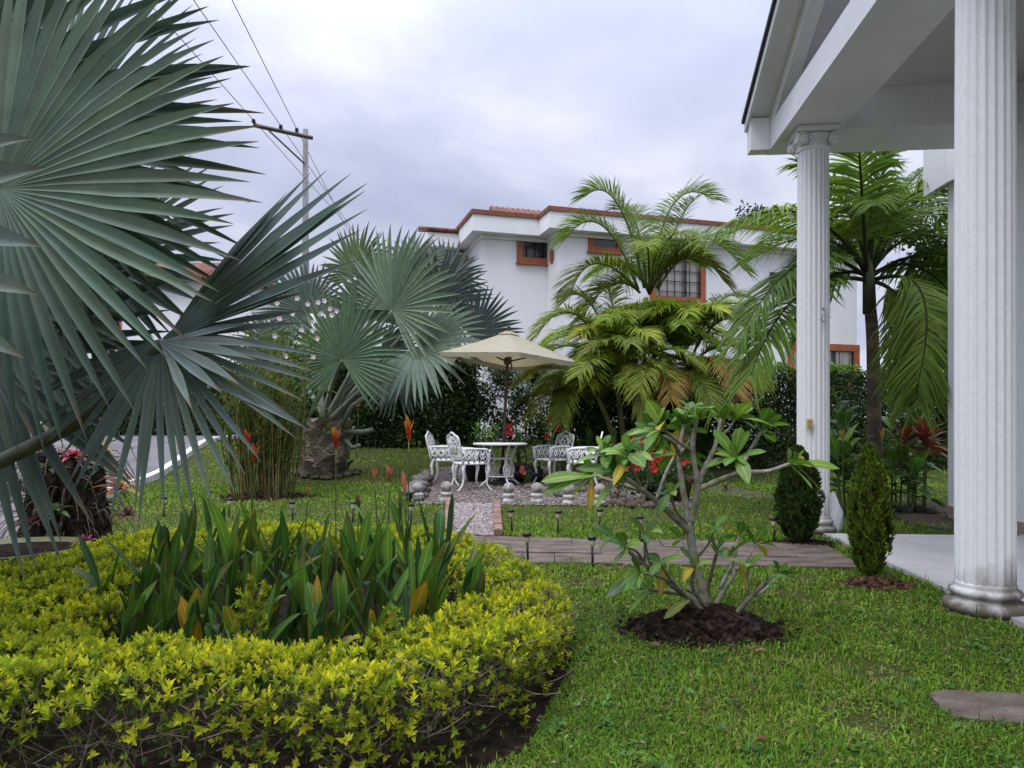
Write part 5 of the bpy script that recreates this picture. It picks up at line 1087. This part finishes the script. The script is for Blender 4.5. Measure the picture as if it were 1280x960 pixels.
g = G(); lathe(g, tb, [(.05, .70), (.44, .70), (.465, .708), (.465, .728), (.45, .735), (.1, .737)], 40); g.build('tabletop', IRON, tab)
for k in range(4):
    a = k*PI/2+.5; d = V((math.cos(a), math.sin(a), 0)); t_ = V((-d.y, d.x, 0))
    g = G(); tube(g, spline([tb+d*.33+V((0, 0, .70)), tb+d*.27+V((0, 0, .58)), tb+d*.21+V((0, 0, .42)), tb+d*.24+V((0, 0, .25)), tb+d*.23+V((0, 0, .13)), tb+d*.38+V((0, 0, .01))], 5), [.016, .018, .02, .018, .016, .016], 7)
    for s in (-1, 1):
        tube(g, spline([tb+d*.22+V((0, 0, .42)), tb+d*.24+t_*.06*s+V((0, 0, .32)), tb+d*.24+t_*.05*s+V((0, 0, .22)), tb+d*.23+V((0, 0, .14))], 4), .010, 5)
    for z in (.24, .33): tube(g, [tb+d*.24+t_*.05*math.cos(b)+V((0, 0, z+.04*math.sin(b))) for b in np.linspace(0, 2*PI, 9)], .008, 5)
    g.build('leg', IRON, tab)
g = G()
for z, r in ((.47, .215), (.17, .235)): tube(g, [tb+V((r*math.cos(a), r*math.sin(a), z)) for a in np.linspace(0, 2*PI, 25)], .012, 6)
g.build('stretcher', IRON, tab)
# parasol
ub = PG(627, 12.55); ub.z = gz(12.55)+.014; um = thing('parasol', 'beige square parasol on a brown wooden pole standing behind the iron table', 'parasol', ub)
POLE = solid('pole_wood', (.085, .05, .035), (.045, .028, .02), 6, .6, .1, stretch=(8, 8, .5))
apex = P(636, 414, 12.55); corners = [P(649, 440, 11.35), P(731, 455, 12.8), P(640, 459, 13.8), P(550, 440, 12.35)]
g = G(); nu = 10
for i in range(4):
    a, b = corners[i], corners[(i+1) % 4]; v = []
    for r in range(nu+1):
        for c in range(nu+1):
            u, w = r/nu, c/nu; e_ = a+(b-a)*w; p = apex+(e_-apex)*u; p = p+V((0, 0, 1))*(-.02*u*(1-u)*4); v.append(tuple(p))
    g.add(v, [(r*(nu+1)+c, (r+1)*(nu+1)+c, (r+1)*(nu+1)+c+1, r*(nu+1)+c+1) for r in range(nu) for c in range(nu)], (.44, .41, .30))
    va = []
    for c in range(nu+1):
        w = c/nu; e_ = a+(b-a)*w; p = e_+V((0, 0, -.008*w*(1-w)*4)); va += [tuple(p), tuple(p+V((0, 0, -.075)))]
    g.add(va, [(2*c, 2*c+1, 2*c+3, 2*c+2) for c in range(nu)], (.40, .37, .27))
g.build('canopy', CANV, um)
g = G(); vc = [apex+V((0, 0, .022))]+[apex+(c-apex)*.16+V((0, 0, .012)) for c in corners]; g.add([tuple(p) for p in vc], [(0, 1, 2), (0, 2, 3), (0, 3, 4), (0, 4, 1)], (.44, .41, .30)); g.build('vent_cap', CANV, um, smooth=False)
g = G(); tube(g, [ub, apex+V((0, 0, -.02))], .026, 12); lathe(g, apex, [(.03, -.03), (.04, .0), (.022, .05), (.035, .075), (.01, .10)], 10); g.build('pole', POLE, um)
hub = ub+(apex-ub)*.80; g = G(); lathe(g, hub, [(.05, -.05), (.065, -.02), (.065, .05), (.04, .08)], 12); lathe(g, apex+V((0, 0, -.16)), [(.05, -.03), (.06, 0), (.04, .05)], 12); g.build('hub', POLE, um)
for c in corners:
    g = G(); tube(g, [apex+V((0, 0, -.08)), apex+(c-apex)*.97+V((0, 0, -.05))], .014, 5); tube(g, [hub, apex+(c-apex)*.52+V((0, 0, -.085))], .015, 5); g.build('rib', POLE, um)
g = G(); lathe(g, ub, [(.24, 0), (.24, .05), (.06, .08), (.035, .3)], 20); g.build('base', BLACK, um)
# stone balls on painted plinths along the terrace edge
BALL = [(522, 627, 'stone ball on white plinth at the foot of the rubble kerb'), (558, 626, 'stone ball on white plinth in front of the nearest iron chair'), (636, 628, 'stone ball on white plinth just right of the gravel path'), (671, 628, 'stone ball on white plinth between the path and the stone heap'), (711, 630, 'stone ball on white plinth under the yellow frangipani leaf'), (750, 630, 'stone ball on white plinth beside the small red leaved plant'), (832, 628, 'stone ball on white plinth behind the frangipani branches, nearest the red pot')]
for k, (px, py, lab) in enumerate(BALL):
    b = Gp(px, py); b.z = gz(b.y)
    if k == 0:
        proto = thing('stone_ball', lab, 'ornament', b, 'stone balls edging the terrace')
        g = G(); lathe(g, b, [(.085, -.01), (.088, .03), (.075, .045), (.07, .075), (.083, .085), (.083, .115), (.06, .13)], 20); g.build('plinth', solid('plinth_paint', (.62, .61, .58), (.30, .285, .25), 9, .8, .3), proto)
        g = G(); rock(g, b+V((0, 0, .195)), (.08, .08, .08), 3, ICO3, .01); g.build('ball', CONC, proto)
    else:
        o = copy_tree(proto); o.location = b; o['label'] = lab; o.rotation_euler.z = k*1.3
# rubble kerb left of the chairs
rkb = Gp(515, 622); rk = thing('rubble_kerb', 'low mossy kerb of mortared rubble running back beside the iron chairs', 'kerb', rkb); g = G(); p0, p1 = V((-1.36, 9.9)), V((-1.62, 13.2)); random.seed(77)
for i in range(26):
    t = i/25; c = p0+(p1-p0)*t; 
    for j in range(2): rock(g, V((c.x+random.uniform(-.09, .09), c.y+random.uniform(-.05, .05), gz(c.y)+.05+.09*j)), (random.uniform(.09, .13), random.uniform(.09, .15), random.uniform(.06, .085)), 100+i*2+j, ICO2, .12, jit((1, 1, 1), .3))
g.build('rubble', ROCK, rk)
# stones
def stone(px, py, r, seed, label, group, name='stone', colr=(1, 1, 1), fl=.62):
    b = Gp(px, py); b.z = gz(b.y); rr = r*b.y/F; g = G(); rock(g, b+V((0, 0, rr*fl*.7)), (rr, rr*.85, rr*fl), seed, ICO2, .13, jit(colr, .2)); o = g.build(name, ROCK, origin=b); tag(o, label, 'stone', group); return o
for i, (px, py, r) in enumerate(((662, 612, 8), (690, 610, 13), (684, 618, 11), (712, 612, 9), (725, 616, 8), (700, 622, 10), (672, 620, 6), (738, 612, 7))):
    stone(px, py, r, 200+i, 'grey river stone in the heap under the right hand iron chairs', 'stones heaped under the right iron chairs')
for i, (px, py, r) in enumerate(((764, 632, 8), (776, 634, 8), (768, 624, 6), (784, 630, 7), (790, 636, 9), (800, 632, 8), (812, 636, 9), (822, 634, 7), (756, 634, 6))):
    stone(px, py, r, 230+i, 'brown stone in the row behind the frangipani at the terrace corner', 'stones at the terrace corner', colr=(.75, .62, .55))
for i, (px, py, r) in enumerate(((372, 595, 8), (383, 598, 9), (395, 599, 9), (408, 600, 8), (420, 598, 9), (432, 596, 9), (443, 594, 8), (365, 592, 7), (447, 590, 6))):
    stone(px, py, r, 260+i, 'flat stone in the ring round the fat palm trunk', 'stones ringing the palm trunk', colr=(.7, .66, .55), fl=.45)
for i, (px, py, r) in enumerate(((1118, 640, 8), (1132, 642, 9), (1148, 641, 8), (1165, 643, 9))):
    stone(px, py, r, 280+i, 'shaded stone edging the bed below the red cordyline', 'stones edging the shaded bed', colr=(.6, .6, .6))
# pots and terrace plants
def pot(px, yy, r, h, label, mat=POT):
    b = PG(px, yy); b.z = gz(yy)+.013; t = thing('flower_pot', label, 'pot', b); g = G(); lathe(g, b, [(r*.7, 0), (r*.95, h*.8), (r*1.05, h*.82), (r*1.05, h), (r*.92, h), (r*.9, h*.9), (.01, h*.88)], 24); g.build('body', mat, t); return b+V((0, 0, h*.85))
def blossoms(t, pts, colr, s, yy):
    g = G()
    for px, py in pts:
        p = P(px, py, yy)
        for k in range(6): a = k*1.05; blade(g, p, V((math.cos(a), -.5, math.sin(a))), V((0, -1, 0)), s, s*.75, .1, jit(colr, .15), None, .15, 5, 2)
    g.build('blossoms', L_FLOWER, t)
RED = (.55, .025, .03)
p = pot(649, 12.9, .14, .34, 'dark brown pot standing right of the parasol pole', solid('brown_pot', (.05, .03, .026), (.03, .02, .018), 6, .6, .1)); t = rosette_plant('potted_plant', 'leafy plant with two red flowers in the dark brown pot behind the table', 'plant', p, .5, 12, .24, .06, HG, 51, None, L_GLOSS, 3, .06, .3, 1.2, .4, 0, .3)
blossoms(t, ((634, 532), (638, 533), (634, 540), (639, 541)), RED, .06, 12.7)
t = rosette_plant('flowering_plant', 'dark leaved plant with a few red flowers behind the right iron chair', 'plant', PG(690, 13.2), .75, 14, .22, .06, HG, 52, None, L_GLOSS, 3, .2, .3, 1.2, .4, 0, .3); blossoms(t, ((690, 520), (697, 531), (692, 533), (688, 522), (698, 536), (684, 545)), RED, .07, 13.0)
t = rosette_plant('small_flower', 'low salmon flowered plant at the foot of the dark brown pot', 'plant', PG(655, 12.3), .2, 10, .14, .045, HG, 53, None, L_GLOSS, 2, .08, .3, 1.2, .4, 0, .3); blossoms(t, ((653, 584), (652, 588), (655, 590)), (.6, .14, .08), .05, 12.1)
pot(848, 9.9, .20, .33, 'terracotta red pot on the lawn at the terrace corner'); 
p = pot(818, 9.9, .16, .24, 'dark pot half hidden behind the frangipani branches', solid('dark_pot', (.035, .03, .03), (.02, .018, .018), 6, .6, .1)); random.seed(3)
t = thing('impatiens_bush', 'bush covered with bright red flowers behind the frangipani branches', 'plant', p); g = G(); n = 1500; pos = np.array(tuple(p))+rng.normal(size=(n, 3))*np.array([.26, .2, .15])+np.array([0, 0, .17]); scatter(g, WIDE[0], WIDE[1], pos, rdirs(n, .8), rdirs(n, .8), rng.uniform(.05, .09, n), jitv((.05, .10, .03), n, .35)); g.build('leaves', L_GLOSS, t)
blossoms(t, [(random.gauss(815, 24), random.gauss(572, 11)) for _ in range(30)]+[(800, 562), (804, 558), (799, 566), (823, 573), (828, 572), (816, 570), (796, 577), (800, 575), (853, 577), (810, 566)], (.62, .03, .02), .062, 9.5)
rosette_plant('red_leaf_plant', 'low dark red leaved plant among the terrace corner stones', 'plant', Gp(766, 622), .22, 16, .22, .035, ((.16, .015, .03), (.22, .03, .04), (.10, .015, .025)), 54, None, L_GLOSS, 2, .08, .2, 1.3, .4, 1, .2)
rosette_plant('purple_plant', 'dark purple leaved plant behind the white iron chairs', 'plant', PG(752, 12.2), .62, 18, .2, .07, ((.035, .015, .025), (.05, .02, .03), (.02, .02, .02)), 55, None, L_GLOSS, 4, .25, .3, 1.3, .4, 0, .2)
rosette_plant('spider_plant', 'strap leaved green plant in front of the red flowered bush', 'plant', PG(822, 9.7), .12, 22, .3, .03, ((.06, .12, .03), (.09, .15, .04)), 56, None, L_GLOSS, 1, .05, .2, 1.2, .5, 1, .2)
rosette_plant('strap_plant', 'small dry tuft of strap leaves on the brown patch in the right lawn', 'plant', Gp(912, 614), .05, 20, .22, .02, ((.12, .085, .05), (.08, .06, .035), (.05, .04, .03)), 57, None, L_DULL, 1, .05, .3, 1.3, .5, 1, .2)
for px, yy, h, n, lab, cols in ((712, 13.6, .9, 16, 'leafy green plant at the foot of the areca clump behind the chairs', HG), (672, 14.0, .8, 14, 'leafy plant under the golden palm fronds right of the parasol pole', ((.05, .085, .02), (.10, .13, .03))), (760, 13.2, .9, 16, 'bright leafy plant between the areca clump and the frangipani', ((.07, .15, .03), (.09, .18, .04))), (600, 15.6, .8, 14, 'dark leafy plant before the hedge behind the parasol pole', HG), (870, 13.0, .6, 14, 'dark low plant below the brown areca fronds', ((.03, .05, .02), (.045, .08, .025)))):
    rosette_plant('foliage_plant', lab, 'plant', PG(px, yy), h, n, .32, .08, cols, int(px), None, L_GLOSS, 4, .3, .3, 1.3, .4, 0, .15)
# black bags by the table, pale flower head, dark bin behind the chairs
b = Gp(660, 604); b.z = gz(b.y)+.012; g = G(); v = ICO3[0].copy(); v = v*(1+.10*np.sin(v@np.array([5, 3, 7.])+1)+.08*np.sin(v@np.array([-9, 8, 4.])))[:, None]*np.array([.27, .22, .19])+np.array([b.x, b.y, b.z+.14]); v[:, 2] = np.maximum(v[:, 2], b.z); g.add(v, ICO3[1])
tag(g.build('plastic_bag', solid('black_film', (.014, .014, .016), (.008, .008, .01), 11, .3, .6, .03), origin=b), 'crumpled black plastic bag on the gravel right of the table legs', 'bag')
b = PG(596, 13.0); b.z = gz(13)+.013; t = thing('flower_pot', 'dark tapered tub standing behind the left iron chairs', 'pot', b); g = G(); lathe(g, b, [(.17, 0), (.25, .42), (.27, .43), (.27, .47), (.23, .47), (.22, .4)], 24); g.build('body', BLACK, t)
b = PG(541, 13.4); t = thing('hydrangea', 'small pale green ball of blossom left of the farthest iron chair', 'flower', b); c = P(541, 556, 13.4); g = G(); tube(g, [b, c], .008, 5); g.build('stem', STEM, t); g = G(); n = 180; d = rdirs(n); scatter(g, WIDE[0], WIDE[1], np.array(tuple(c))+d*.07*np.array([1.25, 1.25, .9]), d+rdirs(n)*.6, rdirs(n), np.full(n, .05), jitv((.28, .38, .16), n, .2)); g.build('blossom', L_FLOWER, t)
# red blossom on the hedge behind the second fan palm
b = PG(445, 15.5); t = thing('hibiscus', 'single red flower in front of the dark hedge beside the fan palm leaves', 'flower', b); g = G(); tube(g, spline([b, b+V((.05, 0, .9)), P(445, 502, 15.5)], 5), .01, 5); g.build('stem', STEM, t); blossoms(t, ((443, 500), (447, 503)), RED, .1, 15.45)

# ================================================================ SOLAR LIGHTS
LENS = solid('frosted_lens', (.62, .56, .38), (.55, .5, .34), 8, .3, 0)
SL_ = [(205, 646, 'black solar stake light alone in the left lawn nearest the kerb'), (286, 648, 'black solar stake light in the left lawn before the reed clump, half behind lance leaves'), (366, 653, 'black solar stake light just right of the reed clump'), (441, 654, 'black solar stake light in the left lawn below the fan palm trunk'), (514, 657, 'black solar stake light near the gravel path, half behind lance leaves'),
       (640, 666, 'solar stake light in the lawn strip just right of the gravel path'), (697, 668, 'solar stake light in the middle of the lawn strip before the terrace'), (749, 665, 'solar stake light in the lawn strip left of the frangipani leaves'), (800, 676, 'solar stake light in the lawn strip behind the frangipani branches'), (968, 679, 'solar stake light beside the egg shaped cypress'),
       (660, 703, 'solar stake light before the slab path, nearest the yellow hedge'), (741, 709, 'solar stake light before the slab path, left of the frangipani'), (806, 711, 'solar stake light before the slab path, hidden by frangipani leaves')]
for k, (px, py, lab) in enumerate(SL_):
    b = Gp(px, py); b.z = gz(b.y)
    if k == 0:
        b0 = b; sp0 = thing('solar_light', lab, 'garden light', b, 'solar stake lights along the lawns')
        g = G(); tube(g, [b+V((0, 0, -.03)), b+V((0, 0, .155))], .0095, 8); g.build('stake', BLACK, sp0)
        g = G(); lathe(g, b, [(.012, .15), (.018, .16), (.029, .205), (.028, .207)], 14); g.build('lens', LENS, sp0)
        g = G(); lathe(g, b, [(.030, .205), (.034, .208), (.034, .228), (.028, .234), (.005, .236)], 16); g.build('cap', BLACK, sp0)
    else:
        o = copy_tree(sp0); o.location = b; o['label'] = lab; o.rotation_euler = (random.uniform(-.05, .05), random.uniform(-.05, .05), k)
# fallen petals and dry leaves
for px, py, c, L_, lab in ((977, 834, (.22, .01, .07), .05, 'fallen magenta petal on the grass below the soil mound'), (950, 821, (.26, .17, .10), .07, 'dry tan leaf at the front edge of the soil mound'), (938, 817, (.20, .10, .06), .06, 'curled brown leaf touching the front of the soil mound'), (882, 822, (.24, .17, .11), .06, 'pale dry leaf lying left along the soil mound edge'), (815, 812, (.16, .11, .07), .08, 'brown dry leaf at the left end of the soil mound'), (775, 772, (.05, .035, .025), .09, 'dark withered leaf on the grass left of the soil mound'), (952, 934, (.17, .06, .04), .05, 'reddish dry leaf lying in the foreground grass')):
    b = Gp(px, py); g = G(); blade(g, b+V((-.02, 0, .025)), V((random.uniform(.6, 1), random.uniform(-.4, .4), .06)), V((0, 0, 1)), L_, L_*.5, .15, c, None, .35, 7, 0, .12); tag(g.build('fallen_leaf', L_DULL, origin=b), lab, 'leaf')
# swale of bare earth in the right lawn
g = G(); pts = [Gp(x, y)+V((0, 0, .01)) for x, y in ((930, 621), (955, 624), (985, 623), (1000, 620))]; 
kind(sheet('bare_earth', [(Gp(x, y).x, Gp(x, y).y) for x, y in ((868, 608), (905, 603), (940, 615), (985, 619), (985, 625), (935, 624), (890, 618))], .01, solid('bare_soil', (.11, .075, .055), (.05, .035, .026), 14, .95, .6, .02)), 'structure')
kind(sheet('shaded_bed', [(Gp(x, y).x, Gp(x, y).y) for x, y in ((1118, 646), (1150, 658), (1192, 664), (1215, 640), (1180, 630), (1120, 636))], .01, solid('bare_soil', (.11, .075, .055))), 'structure')

# ================================================================ GRASS
def grass():
    xs, ys_ = [], []
    def reg(n, y0, y1, x0, x1, p=1.0):
        u = rng.random(n); y = (y0**-p+(y1**-p-y0**-p)*u)**(-1/p); x = rng.uniform(0, 1, n); w0 = np.maximum(x0, -.80*y-.5); w1 = np.minimum(x1, .8*y+.5); xs.append(w0+(w1-w0)*x); ys_.append(y)
    reg(230000, 1.9, 7.4, -.5, 3.6, 1.3); reg(70000, 5.2, 12.6, -6.5, 5.2, .6); reg(60000, 10, 19, -9, 9, .4)
    x, y = np.concatenate(xs), np.concatenate(ys_); k = np.ones(len(x), bool)
    wig = .02*np.sin(x*31)+.02*np.sin(y*27+x*9)
    for poly in (ROAD, PATIO, PATH, STEPP, PAD, GPATH):
        k &= ~inpoly(x+wig, y+wig*.6, poly)
    k &= ~(inpoly(x, y, BEDS) & ~((rng.random(len(x)) < .05) & (x > -.3)))
    for mx, my, rx, ry in MOUNDS: d = np.hypot((x-mx)/rx, (y-my)/ry); k &= (d > 1.0+.12*np.sin(np.arctan2(y-my, x-mx)*5)) | ((d > .8) & (rng.random(len(x)) < .2))
    ex = [(*[Gp(a, b).x for a, b in ((905, 612),)], 0)]
    pn = np.sin(x*2.1+1.3*np.sin(y*1.7))*np.sin(y*2.6+1.1*np.sin(x*2.3)); pn2 = np.sin(x*6.3+y*2.2)*np.sin(y*7.1-x*3.0)
    bare = np.clip(.22+.5*pn2*(pn > -.1)+.35*(pn > .45)*(np.sin(x*11+y*7) > -.3), .05, .93)*(y < 7.5); k &= rng.random(len(x)) > bare
    far = (y > 14.5)&(x > 4.2); k &= ~far
    sb_ = np.hypot(x-sb.x, y-sb.y) < .35; k &= ~sb_
    x, y, pn, pn2 = x[k], y[k], pn[k], pn2[k]; n = len(x); z = gzv(y)
    a = rng.random(n)*2*PI; lean = np.abs(rng.normal(.62, .32, n)); s = np.clip(y/3.2, .85, 4.2)
    L_ = rng.uniform(.016, .044, n)*np.clip(s**.45, .8, 1.6)*(1+.35*np.clip(pn, -1, 1)); L_ = np.where(y > 7.5, L_*.8, L_); w = rng.uniform(.0015, .0038, n)*s**.95
    wide = rng.random(n) < (.10+.55*(np.sin(x*9+2*np.sin(y*5))*np.sin(y*8+x*3) > .55)*(y < 7)); w = np.where(wide, w*1.9, w); L_ = np.where(wide, L_*.8, L_); lean = np.where(wide, lean+.35, lean)
    tall = rng.random(n) < .03; L_ = np.where(tall, L_*2.1, L_)
    dx, dy = np.cos(a), np.sin(a); h = np.stack([dx, dy, np.zeros(n)], 1); sd_ = np.stack([-dy, dx, np.zeros(n)], 1); b = np.stack([x, y, z-.004], 1); up = np.array([0, 0, 1.])
    v = np.zeros((n, 5, 3)); mid = b+L_[:, None]*.5*(h*np.sin(lean*.6)[:, None]+up*np.cos(lean*.6)[:, None]); tip = mid+L_[:, None]*.5*(h*np.sin(np.minimum(lean*1.9, 1.9))[:, None]+up*np.cos(np.minimum(lean*1.9, 1.9))[:, None])
    v[:, 0] = b-sd_*w[:, None]*.7; v[:, 1] = b+sd_*w[:, None]*.7; v[:, 2] = mid-sd_*w[:, None]; v[:, 3] = mid+sd_*w[:, None]; v[:, 4] = tip
    c1 = np.array([.095, .205, .022]); c2 = np.array([.205, .315, .04]); c3 = np.array([.055, .115, .018]); t = np.clip(.5+.35*pn+.3*pn2+rng.normal(0, .3, n), 0, 1)[:, None]; c = c1*(1-t)+c2*t
    dk = (rng.random((n, 1)) < .22); c = np.where(dk, c3, c); dry = (rng.random((n, 1)) < (.05+.06*(pn > .4))[:, None]); c = np.where(dry, np.array([.24, .19, .085]), c); c = c*rng.uniform(.75, 1.25, (n, 1))
    cc = np.repeat(c[:, None], 5, 1)
    f = np.array([(0, 1, 3, 2)]); f4 = (f[None]+(np.arange(n)*5)[:, None, None]).reshape(-1, 4); f3 = (np.array([(2, 3, 4)])[None]+(np.arange(n)*5)[:, None, None]).reshape(-1, 3)
    g = G(); g.v = [v.reshape(-1, 3)]; g.c = [cc.reshape(-1, 3)]; g.f = [f4, f3]; g.n = n*5
    kind(g.build('grass', L_GRASS), 'stuff', 'short broad bladed green lawn grass with a few dry and bare patches', 'grass')
grass()

n = 1500; y = 1.95+rng.random(n)**1.6*5; x = rng.uniform(-.1, 1, n)*(.78*y)+.1; k = ~inpoly(x, y, BEDS) & ~inpoly(x, y, PATIO) & ~inpoly(x, y, STEPP); x, y = x[k], y[k]; n = len(x); g = G()
d = rng.normal(size=(n, 3)); d[:, 2] *= .25; cl = np.array([(.20, .13, .07), (.30, .22, .12), (.12, .07, .04), (.33, .27, .16)])[rng.integers(0, 4, n)]*rng.uniform(.6, 1.2, (n, 1))
scatter(g, LEAF[0], LEAF[1], np.stack([x, y, rng.uniform(.008, .03, n)], 1), d, np.tile([0, 0, 1.], (n, 1))+rng.normal(size=(n, 3))*.3, rng.uniform(.008, .03, n), cl)
kind(g.build('leaf_litter', L_DULL), 'stuff', 'tiny dry leaf bits and clippings lying in the foreground lawn', 'litter')
g = G(); n = 260; y = 1.95+rng.random(n)**1.4*4; x = rng.uniform(0, 1, n)*(.78*y)+.15; k = ~inpoly(x, y, BEDS) & ~inpoly(x, y, PATIO) & ~inpoly(x, y, STEPP) & ~inpoly(x, y, PATH); x, y = x[k], y[k]
for i in range(len(x)):
    c = np.array([.07, .16, .04])*random.uniform(.7, 1.4); m = random.randint(4, 8); o = np.array([x[i], y[i], .012])+rng.normal(size=(m, 3))*np.array([.012, .012, .004])
    a = rng.random(m)*6.28; scatter(g, WIDE[0], WIDE[1], o, np.stack([np.cos(a), np.sin(a), rng.uniform(.2, .8, m)], 1), np.tile([0, 0, 1.], (m, 1)), rng.uniform(.018, .04, m), np.tile(c, (m, 1))*rng.uniform(.8, 1.2, (m, 1)))
kind(g.build('weeds', L_DULL), 'stuff', 'small broad leaved weeds dotted through the foreground lawn', 'weeds')
